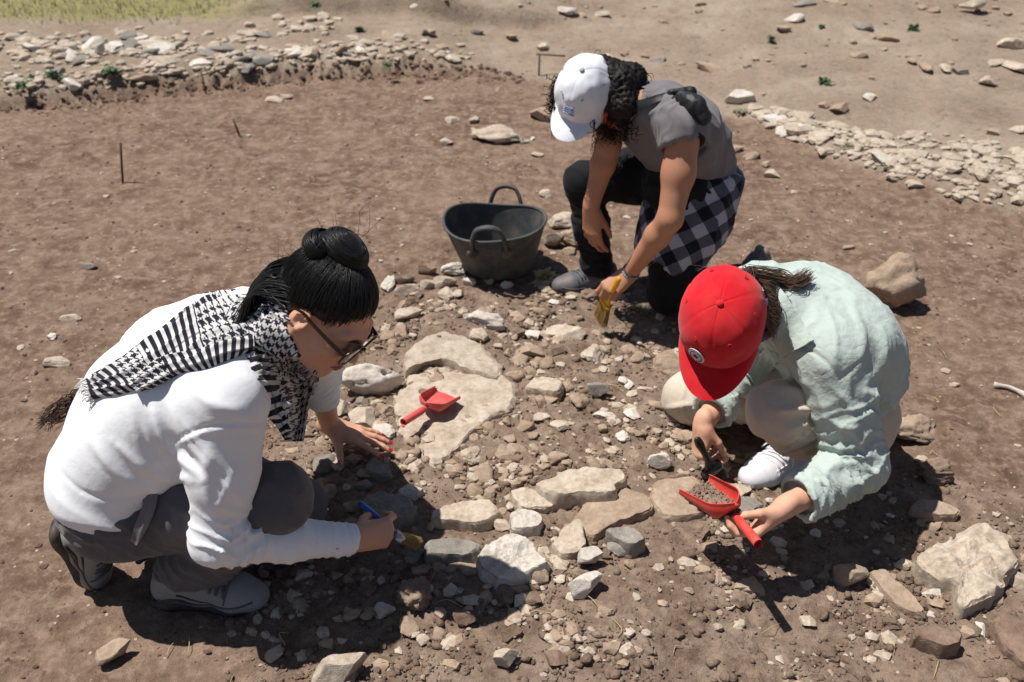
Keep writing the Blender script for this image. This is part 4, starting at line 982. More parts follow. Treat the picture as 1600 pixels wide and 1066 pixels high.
# ================================================================== PERSON IN WHITE SHIRT AND CHEQUERED SCARF
def march(S, px, tmax=4.0):
    D = np.array([ray(u, v) for u, v in px]); L = np.linalg.norm(D, axis=1)[:, None]; D = (D/L).astype(np.float32)
    t = np.full(len(D), 1.2, np.float32); C = np.array([0, 0, CAM_H], np.float32)
    for _ in range(70):
        d = S(C + D*t[:, None]); t = t + np.clip(d*0.8, -.05, .2)
    hit = np.abs(S(C + D*t[:, None])) < 0.006
    return D, t, hit
def drape(S, left, right, nu, nv, off=0.008, fold=0.006, wl=0.03, seed=0, thick=0.005, smooth_it=30, tuck=0.012, fall_y=1.85, fdir=0):
    """cloth strip lying on the body S: both long edges as seen in the photo; real depth comes from the body below"""
    Lc = smooth_curve(left, nv); Rc = smooth_curve(right, nv); s = np.linspace(0, 1, nu)
    px = (Lc[:, None]*(1-s)[None, :, None] + Rc[:, None]*s[None, :, None]).reshape(-1, 2)
    D, t, hit = march(S, px); t = t.astype(float)
    fb = np.array([np.linalg.norm(at_y(u, v, fall_y) - CAMV) for u, v in px])
    if hit.any():
        hp = px[hit]; ht = t[hit]
        for i in np.where(~hit)[0]:
            j = np.argmin(((hp - px[i])**2).sum(1)); t[i] = ht[j] + 0.02
    else: t = fb
    T = t.reshape(nv, nu); T0 = T.copy()
    for _ in range(smooth_it):
        A = np.pad(T, 1, mode='edge'); T = 0.5*T + 0.125*(A[:-2, 1:-1] + A[2:, 1:-1] + A[1:-1, :-2] + A[1:-1, 2:]); T = np.minimum(T, T0)
    V = (CAMV + D*(T.ravel() - off)[:, None])
    N = normals(V, grid_quads(nv, nu)); N = N*np.sign((CAMV - V)*N).sum(1).clip(-1, 1)[:, None] if False else N
    flip = ((CAMV - V)*N).sum(1) < 0; N[flip] *= -1
    G = V.reshape(nv, nu, 3)
    uu = np.concatenate([np.zeros((nv, 1)), np.cumsum(np.linalg.norm(np.diff(G, axis=1), axis=2), 1)], 1); uu = uu - uu.mean(1, keepdims=True)
    vv = np.concatenate([np.zeros((1, nu)), np.cumsum(np.linalg.norm(np.diff(G, axis=0), axis=2), 0)], 0); vv = np.repeat(vv.mean(1, keepdims=True), nu, 1)
    ph = (uu if fdir == 0 else vv)/wl + 1.1*perlin(np.stack([uu.ravel()*9, vv.ravel()*5, np.full(nu*nv, seed)], 1)).reshape(nv, nu)
    disp = fold*(1-np.abs(np.sin(math.pi*ph)))**1.5
    edge = np.minimum(s, 1-s)[None, :]; disp = disp - tuck*(1-sstep(0, .10, edge))
    V = V + N*disp.ravel()[:, None]
    Q = grid_quads(nv, nu); g = Geo(); g.add(V, Q); g.add(V - N*thick, Q[:, ::-1])
    bd = np.concatenate([np.arange(nu), np.arange(2*nu-1, nu*nv, nu), np.arange(nu*nv-2, nu*(nv-1)-1, -1), np.arange(nu*(nv-2), 0, -nu)])
    m = len(bd); k = np.arange(m); g.add(np.concatenate([V[bd], (V - N*thick)[bd]]), np.stack([k, (k+1) % m, m+(k+1) % m, m+k], 1))
    dm_ = float(np.median(T)); PX = px.reshape(nv, nu, 2)*dm_/FPX      # cloth coordinates in metres
    uu = np.concatenate([np.zeros((nv, 1)), np.cumsum(np.linalg.norm(np.diff(PX, axis=1), axis=2), 1)], 1); uu = (s-.5)[None, :]*np.median(uu[:, -1])
    vv = np.repeat(np.concatenate([[0], np.cumsum(np.linalg.norm(np.diff(PX.mean(1), axis=0), axis=1))])[:, None], nu, 1); uu = np.repeat(uu, nv, 0)
    Vg, Fg = g.get(); pat = np.stack([uu.ravel(), vv.ravel(), np.zeros(nu*nv)], 1); pat = np.concatenate([pat, pat, pat[bd], pat[bd]])
    return Vg, Fg, pat, V.reshape(nv, nu, 3), N.reshape(nv, nu, 3)
def pattern_mat(name, kind, unit, dark, light, mid=None, rot=0.0):
    t = NT(name); at = t.n('ShaderNodeSeparateXYZ'); av = t.attr('pat').outputs['Vector']
    if rot:
        vr = t.n('ShaderNodeVectorRotate'); vr.rotation_type = 'Z_AXIS'; vr.inputs['Angle'].default_value = rot; t.l(av, vr.inputs['Vector']); av = vr.outputs[0]
    t.l(av, at.inputs[0]); x, y, z = at.outputs
    fx = t.math('FLOOR', t.math('ADD', t.math('DIVIDE', x, unit), 800)); fy = t.math('FLOOR', t.math('ADD', t.math('DIVIDE', y, unit), 800))
    if kind == 'hound':
        wa = t.math('LESS_THAN', t.math('MODULO', fx, 8), 4); we = t.math('LESS_THAN', t.math('MODULO', fy, 8), 4)
        tw = t.math('LESS_THAN', t.math('MODULO', t.math('ADD', fx, fy), 4), 2)
        h = t.math('ADD', t.math('MULTIPLY', tw, wa), t.math('MULTIPLY', t.math('SUBTRACT', 1, tw), we))
        sa = t.math('LESS_THAN', t.math('MODULO', fy, 9), 4.5)        # bars
        sb = t.math('MULTIPLY', t.math('LESS_THAN', t.math('MODULO', fx, 26), 2), 1)
        st = t.math('MINIMUM', 1, t.math('ADD', sa, t.math('MULTIPLY', sb, .6)))
        zs = t.math('GREATER_THAN', z, .5)
        f = t.math('ADD', t.math('MULTIPLY', zs, st), t.math('MULTIPLY', t.math('SUBTRACT', 1, zs), h))
    else:
        wa = t.math('MODULO', fx, 2); we = t.math('MODULO', fy, 2); f = t.math('MULTIPLY', t.math('ADD', wa, we), .5)
    col = t.ramp(f, [(0, light), (.5, mid or tuple((a+b)/2 for a, b in zip(light, dark))), (1, dark)])
    nz = t.noise(500, 2); return t.set(col, .9, t.bump(nz, .3, .0012), .15, **{'Sheen Weight': .1})
M_SCARF = pattern_mat('chequered_scarf_cloth', 'hound', .0021, srgb(30, 31, 38), srgb(200, 196, 194))
M_WHITE = cloth_mat('white_jersey', (.80, .805, .82, 1), 700, .2, .9, .015, .16, .1, 16, .05)
M_GREY = cloth_mat('charcoal_twill', (.098, .092, .101, 1), 900, .25, .85, .12, .12, .15, 14, .22)
M_BOOT = dusty('grey_boot_suede', srgb(140, 139, 137), amt=.3); M_SOLE = dusty('dark_rubber_sole', srgb(42, 43, 48), amt=.30); M_LACE = plain('grey_lace', srgb(90, 90, 92), .8)
M_RED_NAIL = plain('red_nail_polish', (.52, .012, .02, 1), .2, .5)

PA = empty('person', (-0.85, 1.86, 0.0), 'person in white long-sleeved shirt, chequered scarf and sunglasses crouching with a brush', 'person', 'people digging')
latA = nrm((0.08, 0.99, 0))
a_sh = {'n': A3(-.595, 1.70, .635), 'f': A3(-.50, 2.03, .63)}; a_el = {'n': A3(-.640, 1.63, .315), 'f': A3(-.525, 2.235, .365)}; a_wr = {'n': A3(-.376, 1.753, .20), 'f': A3(-.527, 2.324, .115)}
a_levels = [(A3(-.900, 1.865, .345), .082, .147), (A3(-.832, 1.865, .465), .07, .130), (A3(-.730, 1.865, .572), .08, .122), (A3(-.610, 1.865, .640), .105, .094)]
HA = Head(at_y(508, 482, 1.80), img_dir(.67, -.74, 0), img_dir(.66, .596, .453), 1.05)
neckA = A3(-.55, 1.865, .685)
# --- shirt
S = Sdf(); torso(S, a_levels, latA, .08)
S.ell(A3(-.70, 1.84, .47), (.12, .12, .10), None, .08)
S.chain([a_sh['n'], (a_sh['n']+a_el['n'])/2, a_el['n']], [.084, .066, .057], .05); S.chain([a_el['n'], a_el['n']*.5+a_wr['n']*.5, a_wr['n']], [.057, .047, .036], .03)
S.chain([a_sh['f'], a_el['f'], a_el['f']*.42+a_wr['f']*.58], [.085, .056, .046], .05)
shirtA_core = S
dn = nrm(a_wr['n']-a_el['n']); local_cut(S, a_wr['n'] + dn*.004, dn, .075)
df = nrm(a_wr['f']-a_el['f']); cf = a_el['f']*.45+a_wr['f']*.55; local_cut(S, cf, df, .085)
local_cut(S, A3(-.93, 1.865, .318), nrm((-.12, 0, -.99)), .42)
garment('shirt', S, .0056, M_WHITE, PA, folds=[(a_el['n']*.75+a_sh['n']*.25, a_el['n'], .007, .045, .10, .7), (a_el['n'], a_el['n']*.35+a_wr['n']*.65, .0055, .032, .085, .5), (a_el['n']*.4+a_wr['n']*.6, a_wr['n'], .0028, .022, .07, .5), (a_el['f'], cf, .004, .03, .08, .5)],
        noise_amp=.0055, noise_f=8, seed=3.3, aniso=[[1, 0, .7], [0, .6, 0], [-.35, 0, .6]],
        creases=[([(236, 632), (262, 690), (318, 748)], .010, 7), ([(262, 622), (292, 682), (338, 738)], .011, 8), ([(176, 690), (240, 738), (310, 752)], .009, 8), ([(135, 680), (190, 742), (262, 770)], .008, 9), ([(212, 640), (232, 700), (280, 752)], -.006, 6),
                 ([(268, 694), (300, 674), (350, 661), (424, 660)], -.004, 3.2), ([(268, 702), (300, 682), (350, 669), (424, 668)], .003, 4), ([(330, 700), (322, 750), (334, 800)], .006, 9), ([(372, 720), (352, 770), (330, 812)], .005, 7), ([(420, 780), (400, 812), (352, 838)], .008, 6), ([(425, 800), (410, 828), (360, 862)], .007, 6), ([(330, 780), (368, 800), (412, 806)], .006, 6),
                 ([(92, 735), (130, 770), (190, 782), (250, 770), (300, 748)], -.004, 4), ([(355, 560), (395, 600), (420, 650)], .006, 10), ([(300, 600), (330, 630), (380, 640)], .005, 9)])
# hem band gathered over the hips
# --- trousers
T_ = Sdf()
hipN, hipF = A3(-.905, 1.780, .292), A3(-.905, 1.945, .292); kneeN, kneeF = A3(-.525, 1.715, .360), A3(-.565, 1.985, .100); ankN, ankF = A3(-.790, 1.765, .085), A3(-.945, 1.850, .100)
T_.cap(hipN, hipF, .129, .129, .06); T_.cap(A3(-.895, 1.80, .35), A3(-.895, 1.93, .35), .108, .108, .06)
T_.chain([hipN, (hipN+kneeN)/2, kneeN], [.124, .104, .074], .06); T_.chain([kneeN, (kneeN+ankN)/2, ankN], [.072, .070, .074], .03)
T_.chain([hipF, kneeF], [.125, .074], .06); T_.chain([kneeF, ankF], [.070, .062], .03)
local_cut(T_, A3(-.800, 1.765, .092), nrm((-.30, 0, -1)), .16); local_cut(T_, ankF, nrm(ankF-kneeF), .12)
T_.cap(ankF - nrm(ankF-kneeF)*.03, ankF + nrm(ankF-kneeF)*.1, .05, .055, .004, sub=True)
garment('trousers', T_, .0065, M_GREY, PA, folds=[(kneeN*.55+ankN*.45, ankN, .009, .05, .13, .6), (hipN, hipN*.6+kneeN*.4, .005, .06, .19, .7), (kneeN*.8+hipN*.2, kneeN*.6+ankN*.4, .004, .04, .12, .5)], noise_amp=.006, noise_f=11, seed=8.1, creases=[([(150, 800), (180, 818), (240, 822)], .006, 6), ([(130, 800), (165, 832), (215, 840)], .007, 6), ([(255, 780), (290, 800), (330, 805)], .008, 6), ([(440, 830), (470, 812), (492, 790)], .007, 6), ([(300, 862), (345, 880), (395, 868)], .010, 6), ([(285, 880), (335, 902), (395, 892)], .010, 6), ([(420, 720), (455, 712), (485, 730)], .005, 6), ([(88, 735), (96, 775), (120, 815), (150, 842)], -.005, 3)])
# pale inner side of a hanging belt tab
Vg, Fg, pat, _, _ = drape(T_, [(222, 757), (222, 790), (210, 822), (204, 845)], [(248, 762), (240, 800), (225, 835), (213, 852)], 9, 26, .016, .004, .03, 2, .003, 20, .0)
part('belt_tab', Vg, Fg, plain('grey_tab', srgb(112, 106, 108), .85), PA)
# --- boots
shoe(PA, A3(-.872, 1.752, .002 + gz(-.8, 1.75)), (1, -.05, 0), (0, 0, 1), .285, (M_BOOT, M_SOLE, M_LACE), 'boot', 1.05, label='flat grey hiking boot under the raised knee')
shoe(PA, A3(-1.085, 1.765, .225), (.06, .26, -.95), (.97, 0.0, .10), .265, (M_BOOT, M_SOLE, M_LACE), 'boot', 1.05, collar=True, label='grey boot on its toe behind the kneeling leg')
# --- body: head, neck, hands, and the core inside the clothes
B = Sdf(); head_sdf(B, HA, neckA); Vh, Qh = surface(B, .0040); Vh = relax(Vh, Qh, 1, .4)
g = Geo(); g.add(Vh, Qh)
S1 = Sdf(); S1.cap(a_el['n'], a_wr['n'], .04, .027, .02); tips1 = hand(S1, a_wr['n'] + dn*.012, (.78, .56, -.28), (-.42, .78, -.45), True, [(38, 34, 18), (62, 58, 30), (66, 64, 35), (66, 66, 40)], (4, 0, -3, -6), (28, 48, 18, 12), 1.0)
V1, Q1 = surface(S1, .0028); g.add(relax(V1, Q1, 1, .4), Q1)
S2 = Sdf(); S2.cap(a_el['f'], a_wr['f'], .042, .027, .02); tips2 = hand(S2, a_wr['f'] + A3(.006, -.001, -.008), (.95, -.22, -.20), (-.20, .12, -.95), False, [(4, 8, 6), (2, 8, 6), (4, 8, 6), (8, 10, 8)], (10, 2, -7, -17), (52, 12, -8, -6), 1.0)
V2, Q2 = surface(S2, .0028); g.add(relax(V2, Q2, 1, .4), Q2)
Cc = Sdf(); torso(Cc, [(c, w, r-.035) for c, w, r in a_levels], latA, .07); Cc.cap(a_levels[-1][0], neckA, .06, .058, .05)
for s in 'nf': Cc.chain([a_sh[s], a_el[s]], [.05, .04], .03)
Cc.chain([hipN, kneeN, ankN], [.09, .045, .035], .03); Cc.chain([hipF, kneeF, ankF], [.09, .045, .035], .03)
V3, Q3 = surface(Cc, .016); g.add(V3, Q3)
Vb, Fb = g.get(); bodyA = part('body', Vb, Fb, M_SKIN_A, PA)
nails(tips1[:4], bodyA, M_RED_NAIL); nails(tips2, bodyA, M_RED_NAIL)
# --- hair: sleek, gathered into a bun
def hair_cut(H, p0, n):
    p0w = H.p(*p0); nw = nrm(n[0]*H.f + n[1]*H.l + n[2]*H.u)
    def f(P):
        q = ((P - H.c.astype(np.float32))@H.M.T.astype(np.float32))
        return (P - p0w.astype(np.float32))@nw.astype(np.float32) + .006*perlin(P*60) + .035*np.exp(-((np.abs(q[:, 1])-.080)/.035)**2 - ((q[:, 0]+.004)/.024)**2 - ((q[:, 2]+.020)/.034)**2)
    return f
Hs = Sdf(); Hs.ell(HA.p(-.014, 0, .031), np.array([.0995, .0785, .0905])*HA.sc, HA.M, .02); Hs.cap(HA.p(-.05, 0, -.0), HA.p(-.095, 0, -.045), .046, .034, .05)
Hs.cut_fn(hair_cut(HA, (.076, 0, .072), (.70, 0, -.71)))
Vh, Qh = surface(Hs, .004); Nh = normals(Vh, Qh); 
g = Geo(); g.add(relax(Vh, Qh, 1), Qh)
bunc = HA.p(-.050, .006, .122); bun_t = HA.p(-.036, 0, .104)
Sb = Sdf(); Sb.ell(bunc, np.array([.051, .044, .030]), HA.M, .01); Sb.ell(HA.p(-.088, -.01, .098), np.array([.031, .042, .023]), HA.M, .01); Sb.cap(bun_t, bunc, .034, .03, .02)
Vb2, Qb2 = surface(Sb, .004); g.add(Vb2, Qb2)
r = np.random.default_rng(3); C0 = np.array([-.014, 0, .031]); R0 = np.array([.1030, .0820, .0940])
curves = []
bd = nrm((np.array([-.036, 0, .104]) - C0)/R0)
for k in range(1150):
    ph = r.uniform(0, 2*math.pi)
    # start somewhere on the hairline ring (plane of the cut) and run over the skull to the bun
    n_ = nrm([.70, 0, -.71]); e1 = np.array([0, 1.0, 0]); e2 = np.cross(n_, e1); c0 = np.array([-.02, 0, -.02])
    o = np.array([.083, 0, .066]); pl = o + n_*(r.uniform(-.014, .004) + .008*r.uniform()**4)
    q = C0 + ((pl - C0)@n_)*n_ + .2*(math.cos(ph)*e1 + math.sin(ph)*e2); a = nrm((q - C0)/R0)
    # bring onto the plane
    lo_, hi_ = 0.0, 1.0
    dirv = (math.cos(ph)*e1 + math.sin(ph)*e2); base = C0 + ((pl - C0)@n_)*n_; s_ = 0.0
    for _ in range(18):
        m_ = (lo_+hi_)/2*.2; s_ = m_; inside = (((base + dirv*m_ - C0)/R0)**2).sum() < 1
        if inside: lo_ = (lo_+hi_)/2
        else: hi_ = (lo_+hi_)/2
    hp_ = base + dirv*s_
    t00 = .20 if abs(hp_[1]) > .045 and abs(hp_[0]+.004) < .036 else 0.0
    a = nrm((base + dirv*s_ - C0)/R0); om = math.acos(np.clip(a@bd, -1, 1)); ts = np.linspace(t00, 1, 14); off = r.uniform(-.0025, .0022); wob = r.normal(0, .05, 3)
    bd2 = nrm(bd + r.normal(0, .10, 3))
    pts = []
    for t_ in ts:
        v = (math.sin((1-t_)*om)*a + math.sin(t_*om)*bd2)/math.sin(om); v = v + wob*math.sin(t_*math.pi)*.35; v = v/np.linalg.norm(v)
        pts.append(C0 + v*R0*(1 + off/.09 - .085*max(0, 1 - t_/.4)**2))
    curves.append(HA.P(pts))
strands(g, curves, .0008, .0006)
curves = []
for k in range(330):   # strands wound round the bun
    a0 = r.uniform(0, 6.28); lat_ = r.normal(0, .55); tw = r.uniform(1.2, 2.6); ts = np.linspace(0, 1, 12); ps = []
    for t_ in ts:
        a = a0 + tw*t_; la = np.clip(lat_ + .5*(t_-.5), -1.35, 1.35)
        ps.append(bunc + 1.03*(.053*math.cos(a)*math.cos(la)*HA.f + .046*math.sin(a)*math.cos(la)*HA.l + .032*math.sin(la)*HA.u))
    curves.append(np.array(ps))
lobe = HA.p(-.088, -.01, .098)
for k in range(170):
    a0 = r.uniform(0, 6.28); la0 = r.normal(0, .6); ts = np.linspace(0, 1, 10)
    curves.append(np.array([lobe + 1.04*(.035*math.cos(a0 + 2*t_)*math.cos(la0)*HA.f + .046*math.sin(a0 + 2*t_)*math.cos(la0)*HA.l + .027*math.sin(la0)*HA.u) for t_ in ts]))
strands(g, curves, .0012, .0009)
curves = []
for k in range(60):    # loose flyaway hairs
    p = bunc + r.normal(0, .03, 3) if k % 2 else HA.p(-.10, r.uniform(-.05, .05), r.uniform(-.02, .06)); v = nrm(r.normal(0, 1, 3) + A3(-.4, 0, .9))
    curves.append(np.array([p, p + v*.025 + r.normal(0, .006, 3), p + v*.05 + r.normal(0, .014, 3)]))
strands(g, curves, .0006, .0003)
curves = []
for k in range(260):   # nape hair running down under the scarf
    s = r.uniform(-1, 1); p0 = HA.p(-.100 + .060*abs(s), .075*s, .01 + r.uniform(-.04, .06)); p1 = HA.p(-.143 + .03*abs(s), .058*s, -.055 + r.uniform(-.02, .02)); p2 = A3(-.580, 1.87 + .05*s, .738) + r.normal(0, .008, 3)
    curves.append(np.array([p0, p1, p2]))
strands(g, curves, .0018, .0012)
Vb, Fb = g.get(); part('hair', Vb, Fb, M_HAIR_A, PA)
# braid end hanging out below the scarf
g = Geo(); tl = [at_y(150, 600, 1.93), at_y(128, 622, 1.95), at_y(100, 640, 1.97), at_y(74, 660, 1.98)]
curves = []
for k in range(70): curves.append(np.array([tl[0] + r.normal(0, .006, 3), tl[1] + r.normal(0, .012, 3), tl[2] + r.normal(0, .014, 3), tl[3] + r.normal(0, .013, 3) + A3(-.02, 0, -.01)*r.uniform(0, 1)]))
strands(g, curves, .0022, .0006)
Vb, Fb = g.get(); part('braid_tail', Vb, Fb, M_HAIR_TIP, PA)
# brows
g = Geo()
for s in (-1, 1): tube(g, smooth_curve([HA.p(.101, s*.014, .017), HA.p(.095, s*.032, .023), HA.p(.080, s*.050, .017)], 10), np.array([.0022, .003, .0032, .0032, .003, .0028, .0025, .002, .0016, .001]), 6)
Vb, Fb = g.get(); part('eyebrows', Vb, Fb, M_HAIR_A, PA)
g = Geo(); tube(g, smooth_curve([HA.p(.093, -.022, -.070), HA.p(.102, -.008, -.067), HA.p(.103, 0, -.069), HA.p(.102, .008, -.067), HA.p(.093, .022, -.070)], 15), np.r_[np.linspace(.001, .0045, 8), np.linspace(.0042, .001, 7)], 8)
tube(g, smooth_curve([HA.p(.092, -.018, -.075), HA.p(.100, 0, -.077), HA.p(.092, .018, -.075)], 13), np.r_[np.linspace(.001, .005, 7), np.linspace(.0047, .001, 6)], 8)
Vb, Fb = g.get(); part('lips', Vb, Fb, plain('lips', srgb(168, 92, 84), .45), PA)
# --- sunglasses
G_ = empty('sunglasses', (0, 0, 0)); G_.parent = PA
M_FRAME = plain('tortoiseshell_frame', (.028, .011, .006, 1), .22, .5); M_LENS = plain('dark_lens', (.018, .010, .008, 1), .06, .6)
for s in (-1, 1):
    c = np.array([.1085, s*.034, -.006]); aa = np.linspace(0, 2*math.pi, 33); yaw = s*.12
    ring = [HA.p(c[0] - .03*abs(.031*math.cos(x)*s + c[1])*0 - .006*(math.cos(x)*s > 0)*abs(math.cos(x)), c[1] + .031*math.cos(x), c[2] + .0255*math.sin(x) - .003*math.cos(x)*s) for x in aa]
    g = Geo(); tube(g, ring, .0024, 7, False); Vb, Fb = g.get(); part('lens_rim', Vb, Fb, M_FRAME, G_)
    cen = np.mean(ring[:-1], 0); V = np.array([cen + HA.f*.003] + ring[:-1]); k = np.arange(32); part('lens', np.concatenate([V, V - HA.f*.0015]), np.concatenate([np.stack([np.zeros(32, int), 1+k, 1+(k+1) % 32], 1), 33+np.stack([np.zeros(32, int), 1+(k+1) % 32, 1+k], 1)]), M_LENS, G_)
    g = Geo(); tp = smooth_curve([HA.p(.104, s*.066, .004), HA.p(.07, s*.0745, .006), HA.p(.02, s*.083, .010), HA.p(-.008, s*.087, .014), HA.p(-.030, s*.086, .004)], 18)
    T, N, Bn = frames(tp); V = []
    for i in range(18):
        hgt_ = .0075 - .004*i/17
        for (q, w) in ((1, 1), (-1, 1), (-1, -1), (1, -1)): V.append(tp[i] + HA.u*hgt_*.6*q + HA.l*.0018*w)
    g.add(np.array(V), np.concatenate([grid_quads(18, 4, wrap_v=True), [[3, 2, 1, 0], [68, 69, 70, 71]]])); Vb, Fb = g.get(); part('temple', Vb, Fb, M_FRAME, G_, False)
g = Geo(); tube(g, smooth_curve([HA.p(.110, -.006, .002), HA.p(.114, 0, .005), HA.p(.110, .006, .002)], 8), .0022, 7); Vb, Fb = g.get(); part('bridge', Vb, Fb, M_FRAME, G_)
# --- scarf: loop round the neck, one end down the chest, one over the back
SC_ = empty('scarf', (0, 0, 0)); SC_.parent = PA; SC_['label'] = 'black and white chequered scarf with fringed ends'
Bod = Sdf(); Bod.ops = shirtA_core.ops + B.ops; Bod.cuts = []
def zone_fn(pat, f): pat[:, 2] = [f(u, v) for u, v in pat[:, :2]]; return pat
Vg, Fg, pat, G1, N1 = drape(Bod, [(432, 436), (400, 448), (350, 452), (318, 456), (285, 484), (235, 522), (185, 560), (150, 580), (134, 590)], [(452, 500), (420, 512), (395, 521), (345, 537), (300, 552), (262, 580), (222, 606), (185, 617), (141, 622)], 40, 90, .012, .011, .05, 1, .004, 60, .010)
zone_fn(pat, lambda u, v: 1.0 if (.20 < v < .34 or v > .40) else 0.0); part('back_end', Vg, Fg, M_SCARF, SC_, True, {'pat': pat})
Vg, Fg, pat, _, _ = drape(Bod, [(396, 521), (350, 528), (300, 545), (250, 556), (222, 575), (206, 604)], [(398, 545), (350, 556), (312, 570), (268, 586), (245, 598), (214, 612)], 16, 50, .026, .010, .04, 5, .004, 40, .020)
zone_fn(pat, lambda u, v: 1.0 if v < .20 else 0.0); part('back_fold', Vg, Fg, M_SCARF, SC_, True, {'pat': pat})
Vg, Fg, pat, _, _ = drape(Bod, [(384, 470), (379, 500), (386, 545), (402, 592), (420, 638), (438, 676), (446, 690)], [(425, 456), (444, 512), (472, 566), (497, 592), (496, 606), (484, 640), (474, 690)], 34, 70, .014, .012, .055, 9, .004, 60, .010)
zone_fn(pat, lambda u, v: 1.0 if u < -.020 - 0.02*v else 0.0); part('front_end', Vg, Fg, M_SCARF, SC_, True, {'pat': pat})
nk = HA.p(-.03, 0, -.125); ax = nrm(HA.p(-.02, 0, -.06) - neckA); e1 = nrm(np.cross(ax, [0, 0, 1.0]) if abs(ax[2]) < .95 else [1, 0, 0]); e2 = np.cross(ax, e1); ctr = neckA*.92 + HA.p(-.02, 0, -.06)*.08 + A3(.0, 0, -.004)
nu, nv = 26, 90; V = []; pt = []
for i in range(nv):
    a = i*2*math.pi/nv; rd = .072 + .006*math.sin(3*a); c = ctr + rd*(math.cos(a)*e1 + math.sin(a)*e2) + ax*.010*math.sin(2*a+1); rdv = nrm(c - ctr)
    for j in range(nu):
        b_ = j*2*math.pi/nu; w = 1 + .16*math.sin(3*b_ + 5*a) + .10*math.sin(5*b_ - 9*a); V.append(c + (rdv*.024*math.cos(b_) + ax*.034*math.sin(b_))*w); pt.append((a*.09, b_*.034, 0))
part('neck_loop', np.array(V), grid_quads(nv, nu, True, True), M_SCARF, SC_, True, {'pat': np.array(pt)})
g = Geo()   # fringe
for i in range(40):
    p = G1[-1, i]; n_ = N1[-1, i]; v = nrm(G1[-1, i] - G1[-4, i]); q = p - v*.002
    tube(g, smooth_curve([q, q + v*.012 + r.normal(0, .003, 3), q + v*.024 + r.normal(0, .006, 3) - n_*.004], 7), np.linspace(.0016, .0008, 7), 4, True)
Vb, Fb = g.get(); part('fringe', Vb, Fb, plain('white_thread', srgb(205, 200, 196), .9), SC_)
# small flag-shaped emblem near the cuff
Em = Sdf(); Em.ops = shirtA_core.ops
def decal(S, pts, name, mat, parent, off=.0015, fall=.02):
    D, t, hit = march(S, pts); V = CAMV + D*(t - off - .004)[:, None]; n = len(V); V2 = V + D*.003
    k = np.arange(n); T = np.concatenate([np.stack([np.zeros(n-2, int), k[1:-1], k[2:]], 1), n + np.stack([np.zeros(n-2, int), k[2:], k[1:-1]], 1)]); Q = np.stack([k, (k+1) % n, n+(k+1) % n, n+k], 1)
    return part(name, np.concatenate([V, V2]), [Q, T], mat, parent, False)
M_INK = plain('dark_print', srgb(40, 44, 58), .7)
decal(shirtA_core, [(526, 867), (525, 857), (528, 857), (533, 861), (531.5, 866.5)], 'emblem', M_INK, PA)
decal(shirtA_core, [(528, 865), (528.3, 860), (530.8, 862.5), (530, 865)], 'emblem_centre', M_WHITE, PA, .003)
# ================================================================== PERSON IN SAGE LINEN SHIRT AND RED CAP
M_SAGE = cloth_mat('sage_linen', srgb(174, 185, 177), 520, .35, .9, .04, .42, .1, 24, .06)
M_BEIGE = cloth_mat('beige_cotton', srgb(196, 182, 164), 800, .2, .9, .04, .25, .12, 18, .25)
M_RED = cloth_mat('red_cap_cotton', (.58, .008, .016, 1), 1100, .3, .88, .14, .06, .12, 14, .10)
M_SNEAK = plain('white_sneaker', srgb(205, 203, 205), .7, .3, .2); M_SNSOLE = dusty('white_rubber_sole', srgb(205, 202, 198), amt=.3); M_SNLACE = plain('white_lace', srgb(215, 212, 216), .85)
PC = empty('person', (0.95, 2.28, 0.0), 'person in pale sage linen shirt and red cap squatting with brush and scoop', 'person', 'people digging')
latC = nrm((.27, -.96, .02))
c_levels = [(A3(.905, 2.29, .255), .080, .104), (A3(.880, 2.285, .385), .085, .112), (A3(.828, 2.265, .476), .105, .108), (A3(.735, 2.225, .520), .125, .084)]
c_sh = {'l': A3(.775, 2.05, .515), 'r': A3(.665, 2.385, .505)}; c_el = {'l': A3(.865, 1.965, .255), 'r': A3(.680, 2.440, .245)}; c_wr = {'l': at_z(1226, 793, .238), 'r': A3(.531, 2.225, .195)}
HC = Head(at_z(1128, 502, .645), img_dir(-.27, -.92, .22), img_dir(-.22, .30, .92), 1.0)
neckC = A3(.665, 2.155, .585)
S = Sdf(); torso(S, c_levels, latC, .08)
S.cap(c_levels[3][0], neckC, .085, .066, .06)
S.chain([c_sh['l'], (c_sh['l']+c_el['l'])/2, c_el['l']], [.088, .074, .068], .05); dl = nrm(c_wr['l']-c_el['l']); cl = c_wr['l'] - dl*.062
S.chain([c_el['l'], cl], [.068, .056], .03)
S.chain([c_sh['r'], c_el['r']], [.085, .066], .05); dr = nrm(c_wr['r']-c_el['r']); cr_ = c_wr['r'] - dr*.058; S.chain([c_el['r'], cr_], [.066, .054], .03)
shirtC = S
local_cut(S, cl, dl, .085); local_cut(S, cr_, dr, .085)
S.cap(neckC + nrm(HC.c-neckC)*.02, HC.c, .056, .062, .006, sub=True)
def hemC(P):
    return np.minimum(.235 + .02*np.sin(P[:, 0]*22 + P[:, 1]*9) - P[:, 2] , .35 - np.linalg.norm(P - np.array([.95, 2.29, .1], np.float32), axis=1))
S.cut_fn(hemC)
